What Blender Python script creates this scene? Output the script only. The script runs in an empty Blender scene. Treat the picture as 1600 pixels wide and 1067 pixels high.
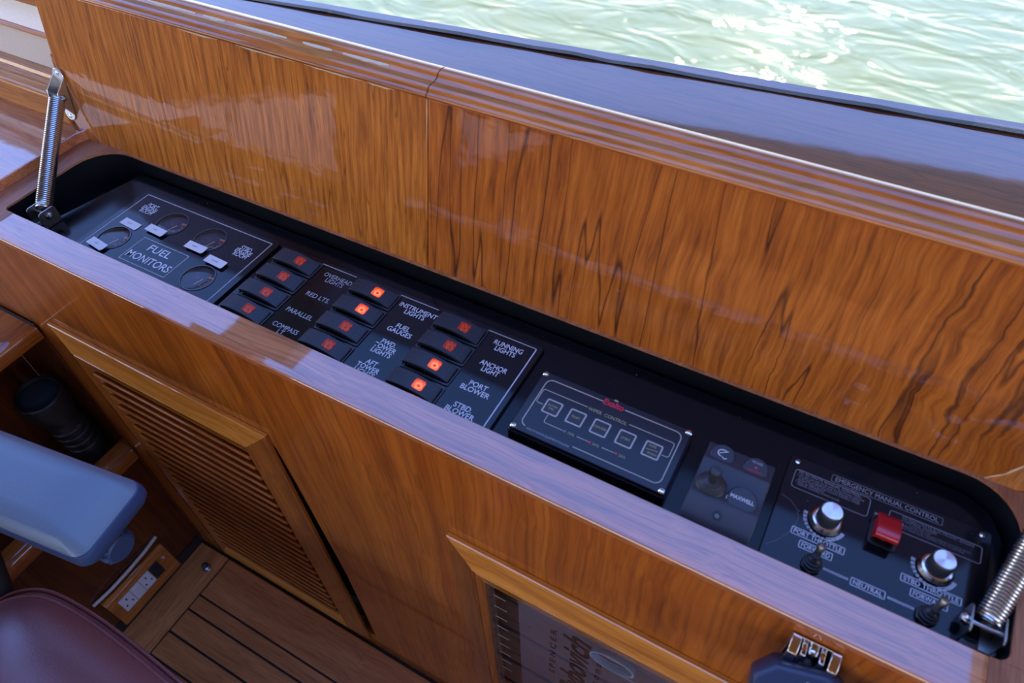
import bpy, bmesh, math, random
from mathutils import Vector, Matrix
from mathutils.geometry import tessellate_polygon

random.seed(7)
S = bpy.context.scene
COL = S.collection

# ------------------------------------------------------------------ camera
cam_d = bpy.data.cameras.new('camera')
cam = bpy.data.objects.new('camera', cam_d)
COL.objects.link(cam)
cam_d.sensor_width = 36.0
cam_d.lens = 1113.79 * 36.0 / 1600.0
cam_d.clip_start = 0.02
cam_d.clip_end = 2000
_r = Vector((0.8742, 0.4848, -0.0271)); _r.normalize()
_b = Vector((0.3359, -0.5633, 0.7548)); _b.normalize()
_u = _b.cross(_r); _u.normalize(); _r = _u.cross(_b)
cam.matrix_world = Matrix(((_r.x, _u.x, _b.x, 0), (_r.y, _u.y, _b.y, 0), (_r.z, _u.z, _b.z, 0.5), (0, 0, 0, 1)))
cam_d.dof.use_dof = True
cam_d.dof.focus_distance = 0.82
cam_d.dof.aperture_fstop = 7.1
S.camera = cam

# ------------------------------------------------------------------ sky
W = bpy.data.worlds.new('sky'); S.world = W; W.use_nodes = True
nt = W.node_tree; nt.nodes.clear()
_out = nt.nodes.new('ShaderNodeOutputWorld'); _bg = nt.nodes.new('ShaderNodeBackground')
_tc = nt.nodes.new('ShaderNodeTexCoord'); _sx = nt.nodes.new('ShaderNodeSeparateXYZ')
_rp = nt.nodes.new('ShaderNodeValToRGB')
nt.links.new(_tc.outputs['Generated'], _sx.inputs[0])
nt.links.new(_sx.outputs['Z'], _rp.inputs[0])
nt.links.new(_rp.outputs[0], _bg.inputs[0]); nt.links.new(_bg.outputs[0], _out.inputs[0])
e = _rp.color_ramp.elements
e[0].position = 0.0; e[0].color = (3.6, 3.4, 3.1, 1)
e[1].position = 1.0; e[1].color = (0.50, 1.00, 2.9, 1)
m = e.new(0.12); m.color = (2.7, 2.9, 3.2, 1)
m = e.new(0.35); m.color = (0.95, 1.55, 3.7, 1)
m = e.new(0.65); m.color = (0.60, 1.15, 3.2, 1)
_bg.inputs[1].default_value = 1.0

# ------------------------------------------------------------------ sun
sun_d = bpy.data.lights.new('sun', 'SUN'); sun_d.energy = 11.0; sun_d.angle = math.radians(0.6)
sun_d.color = (1.0, 0.93, 0.82)
sun = bpy.data.objects.new('sun', sun_d); COL.objects.link(sun)
_to_sun = Vector((-0.14, 0.81, 0.575)).normalized()
sun.rotation_euler = _to_sun.to_track_quat('Z', 'Y').to_euler()
sun.location = _to_sun * 20

# ------------------------------------------------------------------ exposure
vs = S.view_settings
S.display_settings.display_device = 'sRGB'
vs.view_transform = 'Standard'; vs.look = 'None'; vs.exposure = 0.22; vs.gamma = 1.0
vs.use_curve_mapping = False
S.cycles.max_bounces = 8; S.cycles.diffuse_bounces = 4; S.cycles.glossy_bounces = 4
S.cycles.transparent_max_bounces = 16; S.cycles.sample_clamp_indirect = 6.0
S.cycles.caustics_reflective = False; S.cycles.caustics_refractive = False

# ================================================================== materials
def new_mat(name):
    m = bpy.data.materials.new(name); m.use_nodes = True
    return m, m.node_tree, m.node_tree.nodes['Principled BSDF']

def plain(name, col, rough=0.5, metal=0.0, coat=0.0, bump=0.0, bscale=400, vary=0.08, spec=0.5, crough=0.05):
    m, t, b = new_mat(name)
    tc = t.nodes.new('ShaderNodeTexCoord')
    n = t.nodes.new('ShaderNodeTexNoise'); n.inputs['Scale'].default_value = bscale; n.inputs['Detail'].default_value = 3
    t.links.new(tc.outputs['Object'], n.inputs['Vector'])
    mx = t.nodes.new('ShaderNodeMix'); mx.data_type = 'RGBA'
    mx.inputs[6].default_value = (*[c * (1 - vary) for c in col], 1)
    mx.inputs[7].default_value = (*[min(1, c * (1 + vary)) for c in col], 1)
    t.links.new(n.outputs['Fac'], mx.inputs[0]); t.links.new(mx.outputs[2], b.inputs['Base Color'])
    b.inputs['Roughness'].default_value = rough; b.inputs['Metallic'].default_value = metal
    b.inputs['Coat Weight'].default_value = coat; b.inputs['Coat Roughness'].default_value = crough
    b.inputs['Specular IOR Level'].default_value = spec
    if bump:
        bp = t.nodes.new('ShaderNodeBump'); bp.inputs['Strength'].default_value = bump; bp.inputs['Distance'].default_value = 0.0006
        t.links.new(n.outputs['Fac'], bp.inputs['Height']); t.links.new(bp.outputs[0], b.inputs['Normal'])
    return m

def wood(name, axis, light, mid, dark, scale=22.0, vein=0.5, coat=1.0, crough=0.04, ior=1.6, burl=0.0, wav=0.35, stretch=0.07, orange_peel=0.12, pos=(0.28, 0.52, 0.8), rough=0.45, vscale=None, vstretch=None, vw=0.05, pore=11):
    """varnished wood: grain runs along axis ('X','Y','Z')"""
    m, t, b = new_mat(name)
    N = t.nodes.new; L = t.links.new
    tc = N('ShaderNodeTexCoord')
    vec = tc.outputs['Object']
    # broad waviness so that the grain wanders
    wn = N('ShaderNodeTexNoise'); wn.inputs['Scale'].default_value = 7.0; wn.inputs['Detail'].default_value = 2
    L(vec, wn.inputs['Vector'])
    sub = N('ShaderNodeVectorMath'); sub.operation = 'SUBTRACT'; sub.inputs[1].default_value = (0.5, 0.5, 0.5)
    L(wn.outputs['Color'], sub.inputs[0])
    sc = N('ShaderNodeVectorMath'); sc.operation = 'SCALE'; sc.inputs['Scale'].default_value = wav * 0.06
    L(sub.outputs[0], sc.inputs[0])
    add = N('ShaderNodeVectorMath'); add.operation = 'ADD'
    L(vec, add.inputs[0]); L(sc.outputs[0], add.inputs[1])
    cur = add.outputs[0]
    if burl:
        bn = N('ShaderNodeTexNoise'); bn.inputs['Scale'].default_value = 16.0; bn.inputs['Detail'].default_value = 3
        bn.inputs['Distortion'].default_value = 0.8
        L(vec, bn.inputs['Vector'])
        s2 = N('ShaderNodeVectorMath'); s2.operation = 'SUBTRACT'; s2.inputs[1].default_value = (0.5, 0.5, 0.5)
        L(bn.outputs['Color'], s2.inputs[0])
        sp = N('ShaderNodeSeparateXYZ'); L(vec, sp.inputs[0])
        mr = N('ShaderNodeMapRange'); mr.inputs['From Min'].default_value = -0.12; mr.inputs['From Max'].default_value = 0.24
        mr.inputs['To Min'].default_value = 0.0; mr.inputs['To Max'].default_value = burl
        L(sp.outputs['X'], mr.inputs['Value'])
        mz = N('ShaderNodeMapRange'); mz.inputs['From Min'].default_value = 0.24; mz.inputs['From Max'].default_value = -0.02
        mz.inputs['To Min'].default_value = 0.12; mz.inputs['To Max'].default_value = 1.0
        L(sp.outputs['Z'], mz.inputs['Value'])
        mm = N('ShaderNodeMath'); mm.operation = 'MULTIPLY'; L(mr.outputs[0], mm.inputs[0]); L(mz.outputs[0], mm.inputs[1])
        s3 = N('ShaderNodeVectorMath'); s3.operation = 'SCALE'; L(s2.outputs[0], s3.inputs[0]); L(mm.outputs[0], s3.inputs['Scale'])
        a2 = N('ShaderNodeVectorMath'); a2.operation = 'ADD'; L(cur, a2.inputs[0]); L(s3.outputs[0], a2.inputs[1])
        cur = a2.outputs[0]
    def stretched(k):
        mp = N('ShaderNodeMapping')
        s = [k if c in axis else 1 for c in 'XYZ']
        mp.inputs['Scale'].default_value = s
        L(cur, mp.inputs['Vector'])
        return mp.outputs[0]
    n1 = N('ShaderNodeTexNoise'); n1.inputs['Scale'].default_value = scale; n1.inputs['Detail'].default_value = 5; n1.inputs['Roughness'].default_value = 0.62
    L(stretched(stretch), n1.inputs['Vector'])
    n2 = N('ShaderNodeTexNoise'); n2.inputs['Scale'].default_value = scale * pore; n2.inputs['Detail'].default_value = 3
    L(stretched(stretch * 0.45), n2.inputs['Vector'])
    n3 = N('ShaderNodeTexNoise'); n3.inputs['Scale'].default_value = vscale or scale * 2.3; n3.inputs['Detail'].default_value = 2.0
    L(stretched(vstretch or stretch * 0.55), n3.inputs['Vector'])
    r1 = N('ShaderNodeValToRGB'); el = r1.color_ramp.elements
    el[0].position = pos[0]; el[0].color = (*dark, 1); el[1].position = pos[2]; el[1].color = (*light, 1)
    q = el.new(pos[1]); q.color = (*mid, 1)
    L(n1.outputs['Fac'], r1.inputs[0])
    # thin dark veins: a narrow band of n3
    r3 = N('ShaderNodeValToRGB'); el = r3.color_ramp.elements
    el[0].position = 0.5 - vw; el[0].color = (1, 1, 1, 1); el[1].position = 0.5 + vw; el[1].color = (1, 1, 1, 1)
    q = el.new(0.5); q.color = (1 - vein, 1 - vein * 1.05, 1 - vein, 1)
    L(n3.outputs['Fac'], r3.inputs[0])
    # fine pores
    r2 = N('ShaderNodeValToRGB'); el = r2.color_ramp.elements
    el[0].position = 0.3; el[0].color = (0.62, 0.58, 0.55, 1); el[1].position = 0.55; el[1].color = (1.04, 1.04, 1.04, 1)
    L(n2.outputs['Fac'], r2.inputs[0])
    m1 = N('ShaderNodeMix'); m1.data_type = 'RGBA'; m1.blend_type = 'MULTIPLY'; m1.inputs[0].default_value = 1
    L(r1.outputs[0], m1.inputs[6]); L(r3.outputs[0], m1.inputs[7])
    m2 = N('ShaderNodeMix'); m2.data_type = 'RGBA'; m2.blend_type = 'MULTIPLY'; m2.inputs[0].default_value = 0.75
    L(m1.outputs[2], m2.inputs[6]); L(r2.outputs[0], m2.inputs[7])
    L(m2.outputs[2], b.inputs['Base Color'])
    b.inputs['Roughness'].default_value = rough
    b.inputs['Specular IOR Level'].default_value = 0.2
    b.inputs['Coat Weight'].default_value = coat; b.inputs['Coat Roughness'].default_value = crough; b.inputs['Coat IOR'].default_value = ior
    # brushed varnish: very gentle waviness under the gloss
    pn = N('ShaderNodeTexNoise'); pn.inputs['Scale'].default_value = 38.0; pn.inputs['Detail'].default_value = 2
    L(vec, pn.inputs['Vector'])
    bp = N('ShaderNodeBump'); bp.inputs['Strength'].default_value = orange_peel; bp.inputs['Distance'].default_value = 0.0012
    L(pn.outputs['Fac'], bp.inputs['Height']); L(bp.outputs[0], b.inputs['Coat Normal'])
    return m

HL, HM, HD = (0.57, 0.168, 0.016), (0.43, 0.110, 0.009), (0.25, 0.054, 0.005)
M = {}
M['lid_l'] = wood('rosewood_straight', 'YZ', (0.62, 0.215, 0.030), (0.44, 0.132, 0.014), (0.17, 0.044, 0.005), scale=210, vein=0.45, wav=0.16, stretch=0.065, pos=(0.27, 0.48, 0.70), vscale=80, vstretch=0.05, vw=0.014, pore=3, orange_peel=0.22, ior=1.40)
M['lid_r'] = wood('rosewood_burl', 'YZ', (0.50, 0.150, 0.018), (0.37, 0.095, 0.009), (0.17, 0.038, 0.005), scale=150, vein=0.78, wav=0.26, stretch=0.095, burl=0.045, pos=(0.27, 0.48, 0.74), vscale=28, vstretch=0.06, vw=0.012, pore=3, orange_peel=0.22, ior=1.40)
M['band'] = wood('lid_edge_band', 'Z', (0.60, 0.22, 0.05), (0.46, 0.15, 0.028), (0.28, 0.08, 0.012), scale=40, vein=0.2)
M['moulding'] = wood('varnished_moulding', 'X', (0.60, 0.21, 0.035), (0.45, 0.135, 0.018), (0.27, 0.066, 0.008), scale=40, vein=0.25, crough=0.025, ior=1.58)
M['ledge'] = wood('varnished_ledge', 'X', (0.60, 0.22, 0.08), (0.50, 0.165, 0.055), (0.32, 0.095, 0.028), scale=70, vein=0.35, crough=0.03, ior=2.0, orange_peel=0.03, stretch=0.04)
M['rim'] = wood('dull_rim', 'Y', (0.46, 0.20, 0.10), (0.37, 0.14, 0.065), (0.24, 0.08, 0.03), scale=40, vein=0.2, coat=0.12, crough=0.25)
M['dash'] = wood('varnished_dash', 'X', (0.24, 0.065, 0.016), (0.18, 0.045, 0.010), (0.10, 0.024, 0.006), scale=45, vein=0.4, crough=0.04, ior=1.62, orange_peel=0.03, stretch=0.04)
M['front'] = wood('varnished_front', 'Z', HL, HM, HD, scale=42, vein=0.22, stretch=0.03, crough=0.05, pos=(0.25, 0.5, 0.78), pore=6)
M['rail'] = wood('teak_rail_lit', 'X', (0.86, 0.36, 0.055), (0.70, 0.26, 0.034), (0.45, 0.14, 0.015), scale=50, vein=0.15, crough=0.03, stretch=0.03)  # brighter than the stiles: sky light on the bevels is put into the colour
M['stile'] = wood('teak_stile_shaded', 'Z', (0.44, 0.14, 0.020), (0.33, 0.092, 0.011), (0.20, 0.05, 0.006), scale=50, vein=0.2, crough=0.04, stretch=0.03)  # darker than the rails: shade on the uprights is put into the colour
M['slat'] = wood('teak_slat', 'X', (0.60, 0.22, 0.05), (0.45, 0.145, 0.026), (0.27, 0.075, 0.011), scale=50, vein=0.2, crough=0.06)
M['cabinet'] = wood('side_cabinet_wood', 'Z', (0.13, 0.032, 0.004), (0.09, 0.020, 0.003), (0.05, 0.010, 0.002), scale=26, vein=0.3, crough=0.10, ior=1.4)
M['nosing'] = wood('cabinet_nosing', 'Y', (0.58, 0.20, 0.035), (0.42, 0.125, 0.018), (0.22, 0.058, 0.008), scale=40, vein=0.3, crough=0.04)
M['coaming'] = wood('coaming_wood', 'X', (0.72, 0.32, 0.09), (0.58, 0.235, 0.055), (0.40, 0.14, 0.025), scale=45, vein=0.2, crough=0.05)
M['teak'] = wood('teak_deck', 'X', (0.68, 0.27, 0.085), (0.55, 0.20, 0.058), (0.40, 0.13, 0.034), scale=45, vein=0.12, coat=0.15, crough=0.3, rough=0.6)
M['teak_y'] = wood('teak_margin', 'Y', (0.72, 0.30, 0.10), (0.60, 0.23, 0.07), (0.43, 0.15, 0.04), scale=40, vein=0.12, coat=0.15, crough=0.3, rough=0.6)
M['chip'] = plain('bare_chipped_varnish', (0.62, 0.52, 0.36), 0.7)
M['caulk'] = plain('black_caulk', (0.012, 0.011, 0.010), 0.6)
M['black'] = plain('black_board', (0.004, 0.0045, 0.006), 0.14, spec=0.20)
M['plate'] = plain('black_engraved_plate', (0.004, 0.005, 0.007), 0.10, spec=0.30)
M['liner'] = plain('black_liner', (0.006, 0.007, 0.009), 0.3)
M['switch'] = plain('charcoal_switch', (0.018, 0.019, 0.024), 0.42, spec=0.35, vary=0.15, bscale=1500)
M['switch_edge'] = plain('charcoal_bezel', (0.012, 0.013, 0.016), 0.4)
M['white_ink'] = plain('white_ink', (0.62, 0.61, 0.60), 0.5)
M['grey_ink'] = plain('grey_ink', (0.40, 0.39, 0.38), 0.5)
M['fade_ink'] = plain('faded_ink', (0.17, 0.165, 0.16), 0.5)
M['gold_ink'] = plain('gold_ink', (0.40, 0.34, 0.16), 0.5)
M['red_ink'] = plain('red_ink', (0.62, 0.012, 0.03), 0.4)
M['paper'] = plain('paper_label', (0.72, 0.66, 0.60), 0.7, vary=0.04)
M['paper_ink'] = plain('pencil_ink', (0.20, 0.18, 0.19), 0.7)
M['wiper'] = plain('wiper_box_black', (0.014, 0.015, 0.020), 0.22, spec=0.32)
M['button'] = plain('button_black', (0.010, 0.009, 0.008), 0.35)
M['windlass'] = plain('windlass_grey', (0.038, 0.038, 0.046), 0.45, vary=0.12, spec=0.3, bscale=1200, bump=0.1)
M['badge'] = plain('badge_black', (0.022, 0.023, 0.028), 0.4)
M['rubber'] = plain('black_rubber', (0.02, 0.021, 0.024), 0.45)
M['gun'] = plain('gunmetal', (0.30, 0.29, 0.28), 0.35, metal=1.0)
M['chrome'] = plain('chrome', (0.82, 0.81, 0.79), 0.10, metal=1.0, vary=0.02)
M['steel'] = plain('brushed_steel', (0.62, 0.61, 0.60), 0.25, metal=1.0)
M['alu'] = plain('knob_aluminium', (0.80, 0.76, 0.72), 0.22, metal=1.0)
M['gun_dark'] = plain('dark_steel', (0.10, 0.10, 0.105), 0.4, metal=0.7)
M['steel_dull'] = plain('dot_grey', (0.13, 0.13, 0.14), 0.4)
M['gold_pale'] = plain('pale_gold_line', (0.42, 0.38, 0.28), 0.5)
M['rim_ink'] = plain('button_rim_ink', (0.42, 0.38, 0.33), 0.5)
M['dim_ink'] = plain('dim_ink', (0.26, 0.25, 0.24), 0.5)
M['red_guard'] = plain('red_switch_guard', (0.42, 0.008, 0.014), 0.22, spec=0.6, vary=0.05)
M['dial'] = plain('gauge_dial', (0.018, 0.012, 0.015), 0.5)
M['dial_mark'] = plain('gauge_amber_mark', (0.65, 0.22, 0.10), 0.5)
M['needle'] = plain('gauge_needle', (0.75, 0.38, 0.24), 0.5)
M['bezel'] = plain('gauge_bezel', (0.05, 0.05, 0.055), 0.18)
M['vinyl'] = plain('blue_grey_vinyl', (0.120, 0.165, 0.205), 0.36, bump=0.25, bscale=700, spec=0.6)
M['vinyl_side'] = plain('dark_blue_plastic', (0.026, 0.052, 0.120), 0.36, spec=0.30)
M['leather'] = plain('burgundy_leather', (0.25, 0.095, 0.088), 0.32, bump=0.35, bscale=500, spec=0.95, vary=0.15)
M['mic'] = plain('handset_plastic', (0.028, 0.045, 0.085), 0.35)
M['mic_dark'] = plain('handset_dark', (0.010, 0.012, 0.016), 0.4)
M['mic_ink'] = plain('handset_ink', (0.45, 0.45, 0.62), 0.5)
M['torch'] = plain('black_flashlight', (0.010, 0.012, 0.014), 0.35)
M['lens'] = plain('flashlight_lens', (0.02, 0.035, 0.05), 0.06, spec=0.8)
M['socket'] = plain('ivory_socket', (0.62, 0.57, 0.53), 0.35)
M['cable'] = plain('cream_cable', (0.60, 0.52, 0.42), 0.5)
M['cream'] = plain('cream_panel', (0.58, 0.49, 0.40), 0.35, coat=0.3)
M['gelcoat'] = plain('white_gelcoat', (0.92, 0.92, 0.90), 0.25, coat=0.4)
M['gasket'] = plain('black_gasket', (0.006, 0.006, 0.007), 0.5)
M['panel_grey'] = plain('breaker_grey', (0.20, 0.175, 0.19), 0.45)
M['panel_dark'] = plain('breaker_dark', (0.045, 0.034, 0.036), 0.4)
M['panel_ink'] = plain('breaker_script', (0.035, 0.018, 0.020), 0.5)
M['roof'] = plain('roof_lining', (0.42, 0.23, 0.13), 0.5)

def glass_mat(name, tint=(1, 1, 1), ior=1.5, rough=0.0):
    m = bpy.data.materials.new(name); m.use_nodes = True
    t = m.node_tree; t.nodes.clear()
    o = t.nodes.new('ShaderNodeOutputMaterial'); mx = t.nodes.new('ShaderNodeMixShader')
    tr = t.nodes.new('ShaderNodeBsdfTransparent'); tr.inputs[0].default_value = (*tint, 1)
    gl = t.nodes.new('ShaderNodeBsdfGlossy'); gl.inputs['Roughness'].default_value = rough
    fr = t.nodes.new('ShaderNodeFresnel'); fr.inputs['IOR'].default_value = ior
    ge = t.nodes.new('ShaderNodeNewGeometry'); iv = t.nodes.new('ShaderNodeMath'); iv.operation = 'SUBTRACT'; iv.inputs[0].default_value = 1.0
    mu = t.nodes.new('ShaderNodeMath'); mu.operation = 'MULTIPLY'
    t.links.new(ge.outputs['Backfacing'], iv.inputs[1]); t.links.new(iv.outputs[0], mu.inputs[0]); t.links.new(fr.outputs[0], mu.inputs[1])
    t.links.new(mu.outputs[0], mx.inputs[0]); t.links.new(tr.outputs[0], mx.inputs[1]); t.links.new(gl.outputs[0], mx.inputs[2])
    t.links.new(mx.outputs[0], o.inputs[0])
    return m
M['glass'] = glass_mat('window_glass', (0.97, 0.99, 0.98), 1.25)
M['gauge_glass'] = glass_mat('gauge_glass', (0.92, 0.92, 0.94), 1.38, 0.04)
M['acrylic'] = glass_mat('acrylic', (0.86, 0.86, 0.88), 1.5, 0.02)
M['acrylic_edge'] = plain('acrylic_edge', (0.22, 0.25, 0.30), 0.12, spec=0.8)

def led(name, lit):
    m, t, b = new_mat(name)
    N = t.nodes.new; L = t.links.new
    tc = N('ShaderNodeTexCoord')
    vo = N('ShaderNodeTexVoronoi'); vo.inputs['Scale'].default_value = 900
    L(tc.outputs['Object'], vo.inputs['Vector'])
    r = N('ShaderNodeValToRGB'); el = r.color_ramp.elements
    el[0].position = 0.1; el[0].color = (0.75, 0.05, 0.02, 1); el[1].position = 0.6; el[1].color = (0.16, 0.004, 0.002, 1)
    L(vo.outputs['Distance'], r.inputs[0]); L(r.outputs[0], b.inputs['Base Color'])
    b.inputs['Roughness'].default_value = 0.3; b.inputs['Specular IOR Level'].default_value = 0.2
    # the little lamp behind the prismatic lens: a ring that is brightest low on the lens
    g = N('ShaderNodeVectorMath'); g.operation = 'DISTANCE'; g.inputs[1].default_value = (0.0006, -0.0014, 0.0)
    L(tc.outputs['Object'], g.inputs[0])
    rr = N('ShaderNodeValToRGB'); el = rr.color_ramp.elements
    el[0].position = 0.0; el[0].color = (0.55, 0.01, 0.0, 1); el[1].position = 1.0; el[1].color = (0.25, 0.003, 0.0, 1)
    q = el.new(0.16); q.color = (0.7, 0.03, 0.01, 1)
    q = el.new(0.26); q.color = (1.0, 0.36, 0.16, 1)
    q = el.new(0.50); q.color = (0.9, 0.12, 0.04, 1)
    mu = N('ShaderNodeMath'); mu.operation = 'MULTIPLY'; mu.inputs[1].default_value = 1 / 0.0085
    L(g.outputs['Value'], mu.inputs[0]); L(mu.outputs[0], rr.inputs[0])
    m3 = N('ShaderNodeMix'); m3.data_type = 'RGBA'; m3.blend_type = 'MULTIPLY'; m3.inputs[0].default_value = 0.65
    r5 = N('ShaderNodeValToRGB'); r5.color_ramp.elements[0].color = (1, 1, 1, 1); r5.color_ramp.elements[1].position = 0.75; r5.color_ramp.elements[1].color = (0.25, 0.2, 0.2, 1)
    L(vo.outputs['Distance'], r5.inputs[0])
    L(rr.outputs[0], m3.inputs[6]); L(r5.outputs[0], m3.inputs[7])
    L(m3.outputs[2], b.inputs['Emission Color'])
    b.inputs['Emission Strength'].default_value = lit
    return m
M['led_on'] = led('red_lens_lit', 1.5)
M['led_off'] = led('red_lens_dim', 0.16)

def knob_top():
    m, t, b = new_mat('spun_aluminium')
    N = t.nodes.new; L = t.links.new
    b.inputs['Metallic'].default_value = 1; b.inputs['Base Color'].default_value = (0.82, 0.80, 0.80, 1)
    b.inputs['Roughness'].default_value = 0.28; b.inputs['Anisotropic'].default_value = 0.9
    tg = N('ShaderNodeTangent'); tg.direction_type = 'RADIAL'; tg.axis = 'Z'
    L(tg.outputs[0], b.inputs['Tangent'])
    return m
M['spun'] = knob_top()

def water_mat():
    m, t, b = new_mat('sea_water')
    N = t.nodes.new; L = t.links.new
    tc = N('ShaderNodeTexCoord')
    n0 = N('ShaderNodeTexNoise'); n0.inputs['Scale'].default_value = 0.5; n0.inputs['Detail'].default_value = 3
    L(tc.outputs['Object'], n0.inputs['Vector'])
    r = N('ShaderNodeValToRGB'); el = r.color_ramp.elements
    el[0].position = 0.3; el[0].color = (0.160, 0.190, 0.090, 1); el[1].position = 0.7; el[1].color = (0.200, 0.205, 0.080, 1)
    L(n0.outputs['Fac'], r.inputs[0]); L(r.outputs[0], b.inputs['Base Color'])
    b.inputs['Roughness'].default_value = 0.06; b.inputs['IOR'].default_value = 1.33
    mp = N('ShaderNodeMapping'); mp.inputs['Rotation'].default_value = (0, 0, 0.5); mp.inputs['Scale'].default_value = (0.55, 1.0, 1)
    L(tc.outputs['Object'], mp.inputs['Vector'])
    n1 = N('ShaderNodeTexNoise'); n1.inputs['Scale'].default_value = 2.4; n1.inputs['Detail'].default_value = 2.5; n1.inputs['Roughness'].default_value = 0.55
    n1.inputs['Distortion'].default_value = 0.6
    L(mp.outputs[0], n1.inputs['Vector'])
    bp = N('ShaderNodeBump'); bp.inputs['Strength'].default_value = 1.0; bp.inputs['Distance'].default_value = 0.076
    L(n1.outputs['Fac'], bp.inputs['Height']); L(bp.outputs[0], b.inputs['Normal'])
    return m
M['water'] = water_mat()

# ================================================================== mesh tools
class MB:
    def __init__(self):
        self.v = []; self.f = []
    def add(self, vs, fs):
        o = len(self.v); self.v += [tuple(p) for p in vs]; self.f += [tuple(i + o for i in f) for f in fs]; return self
    def box(self, x0, x1, y0, y1, z0, z1):
        return self.add([(x0, y0, z0), (x1, y0, z0), (x1, y1, z0), (x0, y1, z0), (x0, y0, z1), (x1, y0, z1), (x1, y1, z1), (x0, y1, z1)],
                        [(3, 2, 1, 0), (4, 5, 6, 7), (0, 1, 5, 4), (1, 2, 6, 5), (2, 3, 7, 6), (3, 0, 4, 7)])
    def loft(self, rings, cap0=True, cap1=True, close=True):
        n = len(rings[0]); vs = [p for r in rings for p in r]; fs = []
        for k in range(len(rings) - 1):
            for i in range(n if close else n - 1):
                j = (i + 1) % n
                fs.append((k * n + i, k * n + j, (k + 1) * n + j, (k + 1) * n + i))
        if cap0: fs.append(tuple(range(n - 1, -1, -1)))
        if cap1: fs.append(tuple((len(rings) - 1) * n + i for i in range(n)))
        return self.add(vs, fs)
    def prism(self, pts, z0, z1):
        """pts counter-clockwise in xy"""
        return self.loft([[(x, y, z0) for x, y in pts], [(x, y, z1) for x, y in pts]])
    def prof_x(self, pts, x0, x1):
        """closed profile of (y,z) swept along x"""
        return self.loft([[(x0, y, z) for y, z in pts], [(x1, y, z) for y, z in pts]])
    def prof_y(self, pts, y0, y1):
        return self.loft([[(x, y0, z) for x, z in pts], [(x, y1, z) for x, z in pts]])
    def holed(self, outer, holes, z0, z1):
        loops = [outer] + holes
        polys = [[Vector((x, y, 0)) for x, y in l] for l in loops]
        tri = tessellate_polygon(polys)
        flat = [p for l in loops for p in l]; n = len(flat)
        vs = [(x, y, z0) for x, y in flat] + [(x, y, z1) for x, y in flat]; fs = []
        for a, b_, c in tri:
            A, B, Cc = flat[a], flat[b_], flat[c]
            cr = (B[0] - A[0]) * (Cc[1] - A[1]) - (B[1] - A[1]) * (Cc[0] - A[0])
            if abs(cr) < 1e-14: continue
            if cr < 0: b_, c = c, b_
            fs.append((a + n, b_ + n, c + n)); fs.append((c, b_, a))
        o = 0
        for li, l in enumerate(loops):
            k = len(l)
            area = sum(l[i][0] * l[(i + 1) % k][1] - l[(i + 1) % k][0] * l[i][1] for i in range(k))
            for i in range(k):
                j = (i + 1) % k; a, b_ = o + i, o + j
                q = (a, b_, b_ + n, a + n)
                if (area > 0) != (li == 0): q = q[::-1]
                fs.append(q)
            o += k
        return self.add(vs, fs)
    def tube(self, pts, r, seg=10, close=False, caps=True):
        P = [Vector(p) for p in pts]; n = len(P); rings = []
        rr = r if isinstance(r, (list, tuple)) else [r] * n
        up = None
        for i in range(n):
            if close: d = P[(i + 1) % n] - P[i - 1]
            else: d = P[min(i + 1, n - 1)] - P[max(i - 1, 0)]
            d.normalize()
            if up is None:
                up = Vector((0, 0, 1)) if abs(d.z) < 0.9 else Vector((1, 0, 0))
            s = d.cross(up); s.normalize(); up = s.cross(d); up.normalize()
            rings.append([P[i] + (s * math.cos(2 * math.pi * k / seg) + up * math.sin(2 * math.pi * k / seg)) * rr[i] for k in range(seg)])
        rings = [list(reversed(q)) for q in rings]
        if close:
            rings.append(rings[0]); return self.loft(rings, False, False)
        return self.loft(rings, caps, caps)
    def lathe(self, prof, org=(0, 0, 0), axis=(0, 0, 1), seg=24, ribs=None):
        """prof: (radius, height) from bottom to top"""
        ax = Vector(axis).normalized(); t = Vector((1, 0, 0)) if abs(ax.x) < 0.8 else Vector((0, 1, 0))
        s = ax.cross(t).normalized(); u = ax.cross(s).normalized(); o = Vector(org); rings = []
        for r, h in prof:
            ring = []
            for k in range(seg):
                a = 2 * math.pi * k / seg; q = r
                if ribs and r > ribs[0]: q = r * (1 + ribs[1] * (1 if k % 4 < 2 else -1))
                ring.append(o + ax * h + (s * math.cos(a) + u * math.sin(a)) * q)
            rings.append(ring)
        return self.loft(rings, True, True)
    def build(self, name, mat, parent=None, bevel=0.0, seg=2, smooth=True, loc=(0, 0, 0), angle=35):
        me = bpy.data.meshes.new(name); me.from_pydata(self.v, [], self.f); me.update()
        bm = bmesh.new(); bm.from_mesh(me); bmesh.ops.recalc_face_normals(bm, faces=bm.faces); bm.to_mesh(me); bm.free()
        if smooth:
            me.polygons.foreach_set('use_smooth', [True] * len(me.polygons))
            me.set_sharp_from_angle(angle=math.radians(angle))
        return link(name, me, mat, parent, bevel, seg, loc)

def link(name, me, mat, parent=None, bevel=0.0, seg=2, loc=(0, 0, 0)):
    if mat is not None and not me.materials: me.materials.append(M[mat] if isinstance(mat, str) else mat)
    o = bpy.data.objects.new(name, me); COL.objects.link(o)
    o.location = loc
    if parent is not None:
        o.parent = parent
        if parent.type == 'EMPTY':
            o.location = Vector(loc) - Vector(parent['base'])
    if bevel:
        b = o.modifiers.new('bevel', 'BEVEL'); b.width = bevel; b.segments = seg; b.limit_method = 'ANGLE'; b.angle_limit = math.radians(32)
    return o

def tag(o, label=None, cat=None, group=None, kind=None):
    if label: o['label'] = label
    if cat: o['category'] = cat
    if group: o['group'] = group
    if kind: o['kind'] = kind
    return o

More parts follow.
